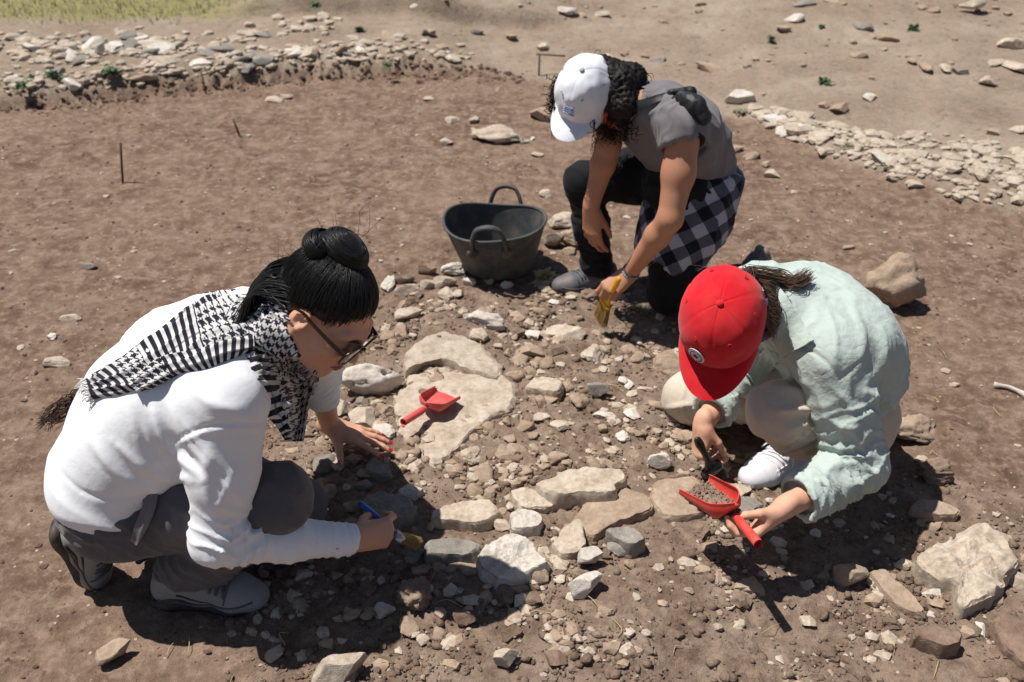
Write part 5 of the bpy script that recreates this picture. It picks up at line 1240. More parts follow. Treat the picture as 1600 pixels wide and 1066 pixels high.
garment('shirt', S, .0054, M_SAGE, PC, folds=[(c_sh['l']*.6+c_el['l']*.4, c_el['l'], .010, .045, .11, .9), (c_el['l'], cl, .010, .036, .10, .9), (c_el['r'], cr_, .007, .036, .09, .8), (c_levels[0][0], c_levels[1][0], .007, .06, .22, 1.0)],
        noise_amp=.0052, noise_f=13, seed=21.7, aniso=[[1.3, .3, 0], [-.3, 1.3, 0], [.2, .2, .5]],
        creases=[([(1218, 520), (1262, 545), (1292, 566), (1312, 592)], -.005, 3), ([(1312, 592), (1326, 580), (1346, 560)], -.005, 3), ([(1292, 480), (1304, 530), (1300, 575)], .008, 6), ([(1330, 470), (1346, 530), (1338, 590)], .009, 7), ([(1372, 500), (1378, 560), (1350, 600)], .007, 7), ([(1345, 610), (1372, 622), (1396, 626)], .009, 6), ([(1340, 625), (1370, 640), (1398, 645)], -.006, 5),
                 ([(1275, 600), (1290, 640), (1300, 700)], .008, 6), ([(1300, 600), (1330, 640), (1342, 690)], .008, 6), ([(1278, 690), (1310, 700), (1345, 690)], .009, 6), ([(1276, 715), (1305, 728), (1345, 720)], .009, 6), ([(1290, 650), (1320, 668), (1350, 660)], .008, 5), ([(1240, 560), (1252, 590), (1268, 610)], .008, 6), ([(1205, 575), (1225, 590), (1262, 606)], -.006, 5)])
for (e_, c_, d_, rr) in ((c_el['l'], cl, dl, .058), (c_el['r'], cr_, dr, .056)):   # rolled cuffs
    K = Sdf(); K.cap(c_ - d_*.045, c_ + d_*.012, rr+.004, rr+.001, .01); local_cut(K, c_ + d_*.014, d_, .2); local_cut(K, c_ - d_*.045, -d_, .2); K.cap(c_ - d_*.01, c_ + d_*.08, rr-.010, rr-.008, .003, sub=True)
    garment('cuff', K, .004, M_SAGE, PC, folds=[(c_ - d_*.05, c_ + d_*.02, .004, .026, .1, 1.2)], noise_amp=.005, noise_f=22, seed=4.0, it=1)
# collar leaf lying on the shoulder, and its band
Bd = Sdf(); Bd.ops = shirtC.ops[:-1]
Vg, Fg, pat, _, _ = drape(Bd, [(1207, 448), (1208, 490), (1212, 530), (1216, 562)], [(1216, 446), (1245, 488), (1262, 515), (1272, 531)], 22, 40, .020, .004, .05, 3, .005, 40, .0, 2.1)
part('collar', Vg, Fg, M_SAGE, PC)
Vg, Fg, pat, _, _ = drape(Bd, [(1196, 545), (1180, 560), (1168, 585)], [(1218, 556), (1206, 580), (1184, 606)], 14, 24, .016, .005, .03, 4, .004, 30, .0, 2.05)
part('placket', Vg, Fg, M_SAGE, PC)
# --- trousers
T_ = Sdf(); hipL, hipR = A3(.915, 2.200, .240), A3(.930, 2.380, .240); knL, knR = A3(.668, 2.035, .368), A3(.545, 2.500, .088); anL, anR = A3(.830, 2.230, .125), A3(.93, 2.60, .075)
T_.cap(hipL, hipR, .118, .118, .05); T_.chain([hipL, (hipL+knL)/2, knL], [.115, .096, .070], .05); T_.chain([knL, (knL+anL)/2, anL], [.070, .068, .058], .04)
T_.chain([hipR, (hipR+knR)/2, knR], [.12, .098, .078], .05); T_.chain([knR, anR], [.076, .062], .03); local_cut(T_, anL*.74 + knL*.26, (.3, .25, -1), .12)
garment('trousers', T_, .0056, M_BEIGE, PC, folds=[(knL, anL, .006, .045, .13, .8), (hipL*.35+knL*.65, knL, .007, .04, .14, .9), (knR*.6+hipR*.4, knR, .005, .045, .13, .8)], noise_amp=.0055, noise_f=11, seed=33.0, creases=[([(1276, 626), (1245, 612), (1206, 604)], .014, 6), ([(1276, 644), (1246, 640), (1212, 642)], .015, 6), ([(1276, 662), (1250, 664), (1222, 676)], .009, 6), ([(1192, 690), (1225, 700), (1262, 694)], .009, 5), ([(1185, 674), (1225, 684), (1268, 678)], .008, 5), ([(1180, 600), (1175, 630), (1188, 665)], .007, 7), ([(1040, 640), (1070, 632), (1100, 636)], .005, 4), ([(1060, 660), (1085, 648), (1110, 650)], .005, 4)])
shoe(PC, A3(.872, 2.325, .004 + gz(.82, 2.27)), (-.82, -.57, 0), (0, 0, 1), .275, (M_SNEAK, M_SNSOLE, M_SNLACE), 'sneaker', 1.05, label='white lace-up sneaker below the bent knee')
shoe(PC, A3(1.00, 2.52, .17), (.55, .28, -.78), (.78, .38, .55), .26, (M_SNEAK, M_SNSOLE, M_SNLACE), 'sneaker', 1.0, label='white sneaker tucked behind the hips')
# --- body
B = Sdf(); head_sdf(B, HC, neckC); Vh, Qh = surface(B, .0055); g = Geo(); g.add(relax(Vh, Qh, 1, .4), Qh)
S1 = Sdf(); S1.cap(c_el['l'], c_wr['l'], .042, .0275, .02); hand(S1, c_wr['l'] + dl*.010, img_dir(-.76, -.65, .0), img_dir(-.65, .76, -.10), False, [(40, 44, 24), (44, 48, 26), (48, 50, 28), (50, 52, 30)], (6, 1, -3, -8), (30, 34, 20, 14), 1.0)
V1, Q1 = surface(S1, .0028); g.add(relax(V1, Q1, 1, .4), Q1)
S2 = Sdf(); S2.cap(c_el['r'], c_wr['r'], .042, .0275, .02); hand(S2, c_wr['r'] + dr*.010, (-.10, -.30, -.95), (.92, .25, -.15), True, [(52, 50, 24), (62, 62, 32), (66, 66, 36), (66, 66, 40)], (5, 1, -3, -7), (22, 46, 20, 14), .98)
V2, Q2 = surface(S2, .0028); g.add(relax(V2, Q2, 1, .4), Q2)
Cc = Sdf(); torso(Cc, [(c, w, r-.035) for c, w, r in c_levels], latC, .07); Cc.cap(c_levels[-1][0], neckC, .05, .05, .05)
for s in 'lr': Cc.chain([c_sh[s], c_el[s]], [.05, .04], .03)
Cc.chain([hipL, knL, anL], [.085, .045, .035], .03); Cc.chain([hipR, knR, anR], [.085, .045, .035], .03)
V3, Q3 = surface(Cc, .016); g.add(V3, Q3); Vb, Fb = g.get(); part('body', Vb, Fb, M_SKIN_C, PC)
# --- neck buff
def neck_ring(parent, name, mat, H, neck, r0=.068, w=.03, t_=.012, f=.42, seed=0):
    ax = nrm(H.p(-.02, 0, -.06) - neck); e1 = nrm(np.cross(ax, A3(.3, .2, 1))); e2 = np.cross(ax, e1); ctr = neck*(1-f) + H.p(-.02, 0, -.06)*f; V = []; nv, nu = 72, 18
    for i in range(nv):
        a = i*2*math.pi/nv; c = ctr + r0*(math.cos(a)*e1 + math.sin(a)*e2) + ax*.006*math.sin(3*a+seed); rd = nrm(c-ctr)
        for j in range(nu):
            b_ = j*2*math.pi/nu; k_ = 1 + .18*math.sin(4*b_ + 6*a + seed); V.append(c + (rd*t_*math.cos(b_) + ax*w*math.sin(b_))*k_)
    return part(name, np.array(V), grid_quads(nv, nu, True, True), mat, parent)
neck_ring(PC, 'neck_buff', cloth_mat('violet_buff', (.075, .055, .22, 1), 800, .2, .85, .25), HC, neckC, .056, .022, .010, .45)
# --- red cap with round star patch
rootC, surfC = cap_hat(PC, HC, (M_RED, M_RED), .06, 'bright red baseball cap with a round white star patch', None, .0035, .078, 3, 1.08, .006)
M_PATCH = plain('white_patch', srgb(214, 212, 216), .8, .2, .2, 900); M_NAVY = plain('navy_print', srgb(30, 36, 58), .7)
pc_ph, pc_th = math.radians(-20), math.radians(73)
def patch_pt(x, y, off): return surfC(pc_ph + x/.098, pc_th - y/.108, off)
def flat_shape(pts, off, name, mat, thick=.0016):
    V = np.array([patch_pt(0, 0, off) if p is None else patch_pt(p[0], p[1], off) for p in pts]); n = len(V)-1; Vl = np.array([patch_pt(0, 0, off-thick) if p is None else patch_pt(p[0], p[1], off-thick) for p in pts])
    k = np.arange(n); T = np.stack([np.zeros(n, int), 1+k, 1+(k+1) % n], 1); Q = np.stack([1+k, n+2+k, n+2+(k+1) % n, 1+(k+1) % n], 1)
    return part(name, np.concatenate([V, Vl]), [T, Q], mat, rootC, False)
R_ = .0215
flat_shape([None]+[(R_*math.cos(a), R_*math.sin(a)) for a in np.arange(40)*2*math.pi/40], .0032, 'patch', M_PATCH)
flat_shape([None]+[((.0088 if i % 2 == 0 else .0036)*math.sin(i*math.pi/5), (.0088 if i % 2 == 0 else .0036)*math.cos(i*math.pi/5)) for i in range(10)], .0042, 'patch_star', M_NAVY, .0008)
def ring_glyphs():
    g = Geo(); m = 24      # ring of lettering round the star, a few strokes for each character
    rr_ = np.random.default_rng(9)
    for i in range(m):
        if i in (0, 12): continue
        a = i*2*math.pi/m
        for (da, r0, r1) in ((-.055, .0135, .0175), (.055, .0135, .0175), (0, .0155, .0160)):
            q0 = ((r0)*math.sin(a+da), (r0)*math.cos(a+da)); q1 = ((r1)*math.sin(a+da*(1 if rr_.uniform() > .4 else -.3)), (r1)*math.cos(a+da)); tube(g, [patch_pt(*q0, .0040), patch_pt(*q1, .0040)], .0005, 4)
    V, F = g.get(); part('patch_lettering', V, F, plain('grey_print', srgb(110, 112, 125), .7), rootC)
ring_glyphs()
# --- hair: gathered behind, short pony tail over the collar
r = np.random.default_rng(12); g = Geo()
Hs = Sdf(); Hs.ell(HC.p(-.016, 0, .018), np.array([.103, .083, .085])*HC.sc, HC.M, .02); Hs.cap(HC.p(-.06, 0, -.02), HC.p(-.085, 0, -.05), .045, .035, .04); Hs.cut_fn(hair_cut(HC, (.055, 0, .03), (.62, 0, -.78)))
Vh, Qh = surface(Hs, .0045); g.add(relax(Vh, Qh, 1), Qh); curves = []
tie = HC.p(-.132, .030, -.010)
for k in range(420):
    ph = r.uniform(-math.pi, math.pi); th = r.uniform(.9, 1.75); p0 = np.array([-.016 + .104*math.sin(th)*math.cos(ph), .084*math.sin(th)*math.sin(ph), .018 + .086*math.cos(th)])
    if p0[0]*.62 - p0[2]*.78 > .012: continue
    mid = (HC.p(*p0) + tie)/2; mid = HC.c + nrm(mid - HC.c)*max(np.linalg.norm(mid - HC.c), .101*HC.sc); curves.append(np.array([HC.p(*p0), mid, tie + r.normal(0, .006, 3)]))
strands(g, curves, .0012, .001, 3, 9)
curves = []
for k in range(320):     # side hair falling from under the cap towards the collar
    q = r.uniform(0, 1); p0 = HC.p(-.118 + .10*q, .060 + .034*min(1, q*2.2), .004); p1 = HC.p(-.118 + .11*q, .092 + .026*min(1, q*2), -.040) + r.normal(0, .004, 3); p2 = HC.p(-.100 + .085*q, .100, -.105) + r.normal(0, .008, 3); curves.append(np.array([p0, p1, p2]))
curves = [smooth_curve(c_, 12) + np.cumsum(r.normal(0, .0012, (12, 3)), 0) for c_ in curves]; strands(g, curves, .0010, .0005, 3, 9)
tl = [tie, at_z(1218, 440, .66), at_z(1240, 446, .655), at_z(1262, 432, .65)]; curves = []
tl[0] = tie
for k in range(260):
    sp = r.normal(0, 1, 3); curves.append(np.array([tl[0] + sp*.007, tl[1] + sp*.012, tl[2] + sp*.009, tl[3] + sp*.008 + A3(.012, .01, .0)*r.uniform(-1, .6)]))
curves = [smooth_curve(c_, 14) + np.cumsum(r.normal(0, .0013, (14, 3)), 0) for c_ in curves]; strands(g, curves, .0010, .0005, 3, 12)
for k in range(60):
    s = -1 if k % 2 else 1; p0 = HC.p(.03 + r.uniform(-.02, .02), s*.078, .0); curves = [np.array([p0, p0 - HC.u*.03 + HC.l*s*.004 + r.normal(0, .005, 3), p0 - HC.u*.07 - HC.f*.01 + r.normal(0, .009, 3)])]; strands(g, curves, .0008, .0004, 3, 8)
for k in range(22):
    p = HC.p(-.09, r.uniform(-.05, .05), r.uniform(.0, .06)); v = nrm(r.normal(0, 1, 3) + IMG_U*1.2); strands(g, [np.array([p, p + v*.02 + r.normal(0, .005, 3), p + v*.045 + r.normal(0, .012, 3)])], .0006, .0003, 3, 7)
Vb, Fb = g.get(); part('hair', Vb, Fb, M_HAIR_C, PC)
g = Geo(); aa = np.linspace(0, 2*math.pi, 17); e1, e2 = HC.l, HC.u
tube(g, [tie + .014*(math.cos(x)*e1 + math.sin(x)*e2) for x in aa], .005, 7, False); Vb, Fb = g.get(); part('hair_tie', Vb, Fb, plain('black_tie', (.01, .01, .012, 1), .8), PC)
# ================================================================== PERSON IN GREY TOP AND WHITE CAP
M_TEE = cloth_mat('washed_grey_jersey', srgb(112, 107, 109), 700, .2, .92, .10, .12, .12)
M_BLACK = cloth_mat('black_cotton', (.0085, .0085, .010, 1), 900, .2, .85, .2, .1, .05)
M_CAPW = cloth_mat('white_cap_cotton', srgb(214, 214, 219), 900, .2, .9, .02, .12, .1)
M_PLAID = pattern_mat('plaid_flannel', 'check', .043, srgb(24, 25, 34), srgb(168, 166, 178), srgb(84, 84, 96), .72)
PB = empty('person', (.55, 3.30, 0.0), 'person in sleeveless grey top and white cap kneeling with a yellow brush', 'person', 'people digging')
latB = nrm((.63, -.78, .0))
b_levels = [(A3(.640, 3.37, .485), .06, .112), (A3(.590, 3.305, .600), .055, .104), (A3(.520, 3.225, .700), .085, .100), (A3(.460, 3.165, .765), .115, .066)]
b_sh = {'l': A3(.545, 3.035, .755), 'r': A3(.345, 3.290, .750)}; b_el = {'l': A3(.510, 2.945, .478), 'r': A3(.325, 3.215, .625)}; b_wr = {'l': A3(.405, 3.035, .235), 'r': A3(.275, 3.19, .415)}
HB = Head(at_z(914, 148, .815), img_dir(-.46, -.80, .25), img_dir(-.05, .50, .86), .96)
neckB = A3(.415, 3.145, .785)
S = Sdf(); torso(S, b_levels, latB, .07); S.cap(b_levels[3][0], neckB, .072, .060, .05)
al = nrm(b_el['l']-b_sh['l']); S.cap(b_sh['l'] - al*.0, b_sh['l'] + al*.05, .074, .072, .05); ar = nrm(b_el['r']-b_sh['r']); S.cap(b_sh['r'], b_sh['r'] + ar*.04, .07, .066, .05)
shirtB = S
co = b_sh['l'] + al*.040; local_cut(S, co + A3(.02, -.02, 0), nrm(al + nrm(latB)*.55), .105); S.cap(co - al*.03 - latB*.02, co + al*.12 + latB*.02, .058, .062, .006, sub=True)
local_cut(S, b_sh['r'] + ar*.04, ar, .09); S.cap(neckB, HB.c, .058, .062, .006, sub=True)
S.cut(A3(.640, 3.37, .445), b_levels[0][0]-b_levels[1][0])
garment('top', S, .006, M_TEE, PB, folds=[(b_sh['l']*1.0 + nrm(latB)*-.12, b_sh['l'], .006, .04, .12, .9)], noise_amp=.008, noise_f=11, seed=51.0, aniso=[[1, 0, .6], [0, 1, 0], [-.3, 0, .55]], creases=[([(1005, 172), (1030, 158), (1060, 152)], .008, 5), ([(1000, 185), (1030, 172), (1066, 168)], .007, 5), ([(1066, 160), (1080, 200), (1078, 240)], .008, 6), ([(1040, 250), (1075, 262), (1110, 250)], .006, 5), ([(1090, 180), (1104, 210), (1108, 240)], .007, 5)])
# --- trousers
T_ = Sdf(); hipL, hipR = A3(.595, 3.27, .455), A3(.615, 3.42, .455); knL, knR = A3(.575, 3.175, .085), A3(.262, 3.385, .425); anL, anR = at_z(1158, 436, .11), A3(.325, 3.365, .095)
T_.cap(hipL, hipR, .125, .125, .05); T_.chain([hipL, (hipL+knL)/2, knL], [.115, .094, .078], .05); T_.chain([knL, anL], [.074, .056], .03)
T_.chain([hipR, (hipR+knR)/2, knR], [.112, .090, .068], .05); T_.chain([knR, (knR+anR)/2, anR], [.066, .062, .058], .03); local_cut(T_, anR + A3(0, 0, -.03), (0, 0, -1), .12)
garment('trousers', T_, .007, M_BLACK, PB, folds=[(knR, anR, .005, .05, .11, .7), (hipL, knL, .005, .07, .16, .8)], noise_amp=.006, noise_f=10, seed=61.0)
# --- chequered shirt tied round the waist, hanging over the hip and thigh
K = Sdf(); wax = nrm(A3(.60, 3.20, .15) - A3(.715, 3.35, .50))
K.chain([A3(0.625, 3.350, .515), A3(0.650, 3.315, .43), A3(0.615, 3.255, .31), A3(0.570, 3.215, .22)], [.132, .152, .142, .120], .06)
def hemB(P):
    z0 = .200 + .55*np.maximum(P[:, 0] - .63, 0)*1.0 + .30*np.maximum(.53 - P[:, 0], 0) + .018*np.sin(P[:, 0]*62 + 1.0) + .012*np.sin(P[:, 1]*55)
    return z0 - P[:, 2]
K.cut_fn(hemB); K.cut(A3(0.635, 3.36, .535), A3(.30, .05, .95)); K.chain([A3(0.625, 3.34, .40), A3(0.565, 3.215, .16)], [.10, .10], .02)
K.ops[-1] = (K.ops[-1][0], .01, True)
axo = A3(.615, 3.28, .35)
def patB(V):
    d = V - axo; ax_ = nrm(A3(.10, .14, .42)); e1 = nrm(np.cross(ax_, A3(0, 0, 1.0))); e2 = np.cross(ax_, e1); ang = np.arctan2(d@e1, d@e2); return {'pat': np.stack([ang*.145, d@ax_, np.zeros(len(V))], 1)}
garment('tied_shirt', K, .006, M_PLAID, PB, folds=[(A3(.725, 3.315, .48), A3(.60, 3.2, .2), .0, .05, .25, .9)], noise_amp=.011, noise_f=12, seed=71.0, attrs_fn=patB, aniso=[[1.4, 0, 0], [0, 1.4, 0], [0, 0, .45]], label='black and white chequered shirt tied round the waist')
g = Geo(); tube(g, smooth_curve([at_y(1122, 226, 3.42), at_y(1132, 238, 3.42), at_y(1137, 250, 3.42)], 8), .012, 8); Vb, Fb = g.get(); part('shirt_hem', Vb, Fb, M_CAPW, PB)
# --- shoes
M_SH = dusty('grey_mesh_shoe', srgb(84, 86, 92), amt=.35); M_SHS = dusty('grey_shoe_sole', srgb(120, 118, 116), amt=.3)
shoe(PB, A3(.405, 3.395, .002 + gz(.33, 3.36)), (-.97, -.25, 0), (0, 0, 1), .262, (M_SH, M_SHS, M_LACE), 'boot', 1.0, h=.004, label='grey trainer planted under the raised knee')
_hl = at_z(1194, 386, .20); shoe(PB, _hl, at_z(1206, 446, .0) - _hl, (-.75, -.55, .1), .255, (M_SH, M_SHS, M_LACE), 'boot', 1.0, h=.004, label='grey trainer on its toe behind the kneeling leg')
# --- body
B = Sdf(); head_sdf(B, HB, neckB); Vh, Qh = surface(B, .0055); g = Geo(); g.add(relax(Vh, Qh, 1, .4), Qh)
S1 = Sdf(); S1.chain([b_sh['l'], (b_sh['l']+b_el['l'])/2 + A3(.004, 0, 0), b_el['l']], [.056, .050, .040], .03); S1.chain([b_el['l'], b_el['l']*.7+b_wr['l']*.3, b_wr['l']], [.040, .041, .0265], .02)
dlb = nrm(b_wr['l']-b_el['l']); hand(S1, b_wr['l'] + dlb*.012, img_dir(-.80, -.60, .10), img_dir(.10, -.30, -.95), False, [(48, 48, 24), (60, 60, 30), (64, 64, 34), (66, 66, 38)], (4, 0, -3, -6), (28, 46, 20, 12), 1.0)
V1, Q1 = surface(S1, .0034); g.add(relax(V1, Q1, 2, .5), Q1)
S2 = Sdf(); S2.chain([b_sh['r'], b_el['r']], [.054, .042], .03); S2.chain([b_el['r'], b_el['r']*.7+b_wr['r']*.3, b_wr['r']], [.041, .041, .0265], .02)
hand(S2, b_wr['r'] + A3(0, 0, -.012), (.06, -.05, -1), (.62, .78, 0), True, [(14, 20, 12), (16, 24, 14), (18, 26, 14), (20, 26, 16)], (7, 2, -4, -10), (26, 22, 12, 10), 1.03)
V2, Q2 = surface(S2, .0034); g.add(relax(V2, Q2, 2, .5), Q2)
Cc = Sdf(); torso(Cc, [(c, w, r-.03) for c, w, r in b_levels], latB, .07); Cc.cap(b_levels[-1][0], neckB, .05, .05, .05)
Cc.chain([hipL, knL, anL], [.08, .045, .035], .03); Cc.chain([hipR, knR, anR], [.08, .045, .035], .03); Cc.cap(b_levels[3][0], b_sh['l'], .05, .05, .04); Cc.cap(b_levels[3][0], b_sh['r'], .05, .05, .04)
V3, Q3 = surface(Cc, .016); g.add(V3, Q3); Vb, Fb = g.get(); bodyB = part('body', Vb, Fb, M_SKIN_B, PB)
neck_ring(PB, 'neckerchief', cloth_mat('orange_kerchief', (.46, .055, .02, 1), 800, .2, .85, .15), HB, neckB, .070, .036, .014, .40, 2)
# black undershirt edge at the armhole
g = Geo(); e1 = nrm(np.cross(al, A3(0, 0, 1))); e2 = np.cross(al, e1); tube(g, [b_sh['l'] + al*(.03 + .03*math.sin(x)) + .062*(math.cos(x)*e1 + math.sin(x)*e2) for x in np.linspace(0, 2*math.pi, 33)], .010, 8, False); Vb, Fb = g.get(); part('undershirt_edge', Vb, Fb, M_BLACK, PB)
# bracelets of beads
e1 = nrm(np.cross(dlb, A3(0, 0, 1))); e2 = np.cross(dlb, e1)
for k_, (off, cm) in enumerate(((-.012, (.05, .06, .09, 1)), (.000, (.30, .30, .34, 1)))):
    g = Geo()
    for a in np.arange(22)*2*math.pi/22: g.add(ICO1[0]*.0044 + b_wr['l'] + dlb*off + .0285*(math.cos(a)*e1 + math.sin(a)*e2), None, ICO1[1])
    Vb, Fb = g.get(); part('bead_bracelet', Vb, Fb, plain('beads', cm, .35), PB)
# --- white cap
rootB, surfB = cap_hat(PB, HB, (M_CAPW, M_CAPW), .05, 'white baseball cap with a faint blue print', plain('cap_grey', srgb(150, 152, 158), .7), .006, .074, 17, 1.06, .004)
M_BLUEP = plain('faint_blue_print', srgb(140, 158, 186), .8)
for j in range(4):
    pts = [surfB(math.radians(12 - 24*i/8), math.radians(63 + 5.0*j), .0026) for i in range(9)]; g = Geo(); tube(g, pts, .0022 if j % 2 else .0014, 5); Vb, Fb = g.get(); part('print', Vb, Fb, M_BLUEP, rootB)
# --- curly hair to the shoulders
r = np.random.default_rng(5); g = Geo()
Hs = Sdf(); Hs.ell(HB.p(-.018, 0, .015), np.array([.104, .090, .085]), HB.M, .02)
Hs.chain([HB.p(-.07, 0, -.02), HB.p(-.105, 0, -.07), HB.p(-.10, .0, -.12)], [.06, .06, .045], .05)
for s in (-1, 1): Hs.chain([HB.p(-.02, s*.075, -.01), HB.p(-.012, s*.088, -.07), HB.p(.005, s*.080, -.13)], [.042, .040, .026], .04)
Hs.chain([HB.p(-.06, .06, .03), at_y(968, 130, 3.14), at_y(975, 165, 3.10), at_y(960, 200, 3.10)], [.05, .042, .036, .020], .04); Hs.chain([HB.p(-.08, .03, .04), at_y(990, 120, 3.20), at_y(996, 145, 3.17)], [.05, .036, .026], .04)
Hs.cut_fn(hair_cut(HB, (.062, 0, .03), (.97, 0, -.22)))
Vh, Qh = surface(Hs, .005); vis_hair = Vh[np.random.default_rng(1).integers(len(Vh), size=1000)]; Nh = normals(Vh, Qh); Vh = Vh + Nh*(.008*ridged(Vh*48, 3)-.011)[:, None]; g.add(Vh, Qh); curves = []
for k in range(420):
    s = r.choice([-1, 1], p=[.2, .8]); ph = r.uniform(1.2, math.pi)*s; th = r.uniform(1.5, 1.95)
    p0 = HB.p(-.018 + .105*math.sin(th)*math.cos(ph), .092*math.sin(th)*math.sin(ph), .015 + .085*math.cos(th)); out = nrm(p0 - HB.c)
    down = nrm(-HB.u*.8 + A3(0, 0, -.8) + r.normal(0, .15, 3)); L = r.uniform(.07, .15); n = 26; ts = np.linspace(0, 1, n); rad = r.uniform(.004, .009); turns = r.uniform(1.5, 3.5); p_ = r.uniform(0, 6.28)
    e1 = nrm(np.cross(down, out)); e2 = np.cross(down, e1)
    curves.append(np.array([p0 + out*(.010*math.sin(t_*2.2)) + down*L*t_ + rad*(.3+t_)*(math.cos(p_ + turns*6.28*t_)*e1 + math.sin(p_ + turns*6.28*t_)*e2) for t_ in ts]))
for p0 in vis_hair:      # loose curls standing off the mass
    if HB.loc(p0)[2] > -.002: continue
    out = nrm(p0 - (HB.c + A3(.03, -.03, -.06))); down = nrm(A3(0, 0, -1) + out*.35 + r.normal(0, .3, 3)); L = r.uniform(.03, .075); rad = r.uniform(.005, .010); turns = r.uniform(1.0, 2.6); p_ = r.uniform(0, 6.28); e1 = nrm(np.cross(down, out + .01)); e2 = np.cross(down, e1)
    curves.append(np.array([p0 + out*.008*t_ + down*L*t_ + rad*(.3+t_)*(math.cos(p_ + turns*6.28*t_)*e1 + math.sin(p_ + turns*6.28*t_)*e2) for t_ in np.linspace(0, 1, 22)]))
strands(g, curves, .0021, .0009, 3, 10)
curves = []
for k in range(16):
    p0 = HB.p(.055 + r.uniform(-.01, .03), r.choice([-1, 1])*.075, -.005); curves.append(np.array([p0 + A3(0, 0, -1)*.11*t_*r.uniform(.9, 1.1) + .010*t_*A3(math.cos(9*t_ + k), math.sin(9*t_ + k), 0) for t_ in np.linspace(0, 1, 18)]))
strands(g, curves, .0013, .0006, 3, 10)
Vb, Fb = g.get(); part('hair', Vb, Fb, M_HAIR_B, PB)
# --- small black sling bag on the back with its strap over the shoulder
M_BAG = plain('black_nylon', (.012, .012, .014, 1), .55, .4, .3, 300)
bc = at_y(1082, 172, 3.30); bagE = empty('sling_bag', tuple(bc), 'small black sling bag strapped across the back of the grey top', 'bag')
_D, _t, _h = march(shirtB, [(1045, 150), (1062, 156), (1082, 168), (1097, 190), (1075, 150)]); _q = [CAMV + d*t_ for d, t_ in zip(_D, _t)]
_q = [p if h else at_y(u, v, 3.22) for p, h, (u, v) in zip(_q, _h, [(1045, 150), (1062, 156), (1082, 168), (1097, 190), (1075, 150)])]
K = Sdf(); up_ = A3(.35, -.1, .5)*.03; K.chain([_q[1] + up_*.6, _q[2] + up_*.6, _q[3] + up_*.6], [.020, .025, .020], .02); K.cap(_q[0] + up_*.5, _q[4] + up_*1.0, .010, .012, .02)
V, Q = surface(K, .005); N = normals(V, Q); V = relax(V, Q, 2) + N*(.005*ridged(V*20, 2))[:, None]; part('pouch', V, Q, M_BAG, bagE)
Bd = Sdf(); Bd.ops = shirtB.ops[:-2]
Vg, Fg, pat, _, _ = drape(Bd, [(985, 158), (1005, 155), (1030, 147), (1062, 141)], [(992, 176), (1010, 168), (1034, 157), (1066, 152)], 8, 26, .012, .0, .05, 3, .006, 30, .0, 3.2)
part('strap', Vg, Fg, M_BAG, bagE)
# ================================================================== TOOLS AND BUCKET
M_RUBBER = dusty('dark_rubber', srgb(58, 62, 64), srgb(132, 120, 106), .42, .6, .35, 12)
bz = 0.0; bcx = at_z(777, 420, .03)
rim_c = at_z(773, 345, .215); base_c = A3(rim_c[0] + .012, rim_c[1] + .012, .02)
bk = empty('bucket', tuple(base_c), 'black rubber bucket with two loop handles', 'bucket')
nb_, nh_ = 72, 14; tiltv = (rim_c - base_c)
def buck(t, a, inset=0.0):
    rr = (.135 + (.192-.135)*t**.9) - inset
    ov = 1 + .035*math.cos(2*a - .4)*t; c = base_c + tiltv*t
    return c + A3(rr*ov*math.cos(a), rr*ov*math.sin(a)*1.0, .010*t*math.cos(2*a+.6) + .006*t*math.sin(a*3))
outer = [buck(t, a) for t in np.linspace(0, 1, nh_) for a in np.arange(nb_)*2*math.pi/nb_]; inner = [buck(t, a, .005) + A3(0, 0, .006*(1-t)) for t in np.linspace(0, 1, nh_) for a in np.arange(nb_)*2*math.pi/nb_]
g = Geo(); q = grid_quads(nh_, nb_, wrap_v=True); g.add(outer, q[:, ::-1]); g.add(inner, q); k = np.arange(nb_)
g.add([base_c + A3(0, 0, .008)] + inner[:nb_], None, np.stack([np.zeros(nb_, int), 1+k, 1+(k+1) % nb_], 1)); g.add([base_c] + outer[:nb_], None, np.stack([np.zeros(nb_, int), 1+(k+1) % nb_, 1+k], 1))
V, F = g.get(); part('bowl', V, F, M_RUBBER, bk)
g = Geo(); tube(g, [buck(1, a, .002) for a in np.linspace(0, 2*math.pi, nb_+1)], .0062, 8, False); V, F = g.get(); part('rim', V, F, M_RUBBER, bk)
for a0, dn_ in ((math.radians(-97), .0), (math.radians(78), .0)):
    pts = []
    for t_ in np.linspace(0, 1, 26):
        s = -1 + 2*t_; a = a0 + s*.36; hgt_ = math.sqrt(max(0, 1 - s*s)); base = buck(.72 + .28*min(1, hgt_*1.2), a, -.010); lean = nrm(A3(math.cos(a0), math.sin(a0), 0))
        pts.append(base + A3(0, 0, .070*hgt_) + lean*(.012*hgt_))
    g = Geo(); tube(g, pts, .0125, 10, True, .62); V, F = g.get(); part('handle', V, F, M_RUBBER, bk)
    for t_ in (0, -1):
        c = pts[t_]; g = Geo(); g.add(ICO2[0]*A3(.022, .012, .020) + c, None, ICO2[1]); V, F = g.get(); part('handle_lug', V, F, M_RUBBER, bk)
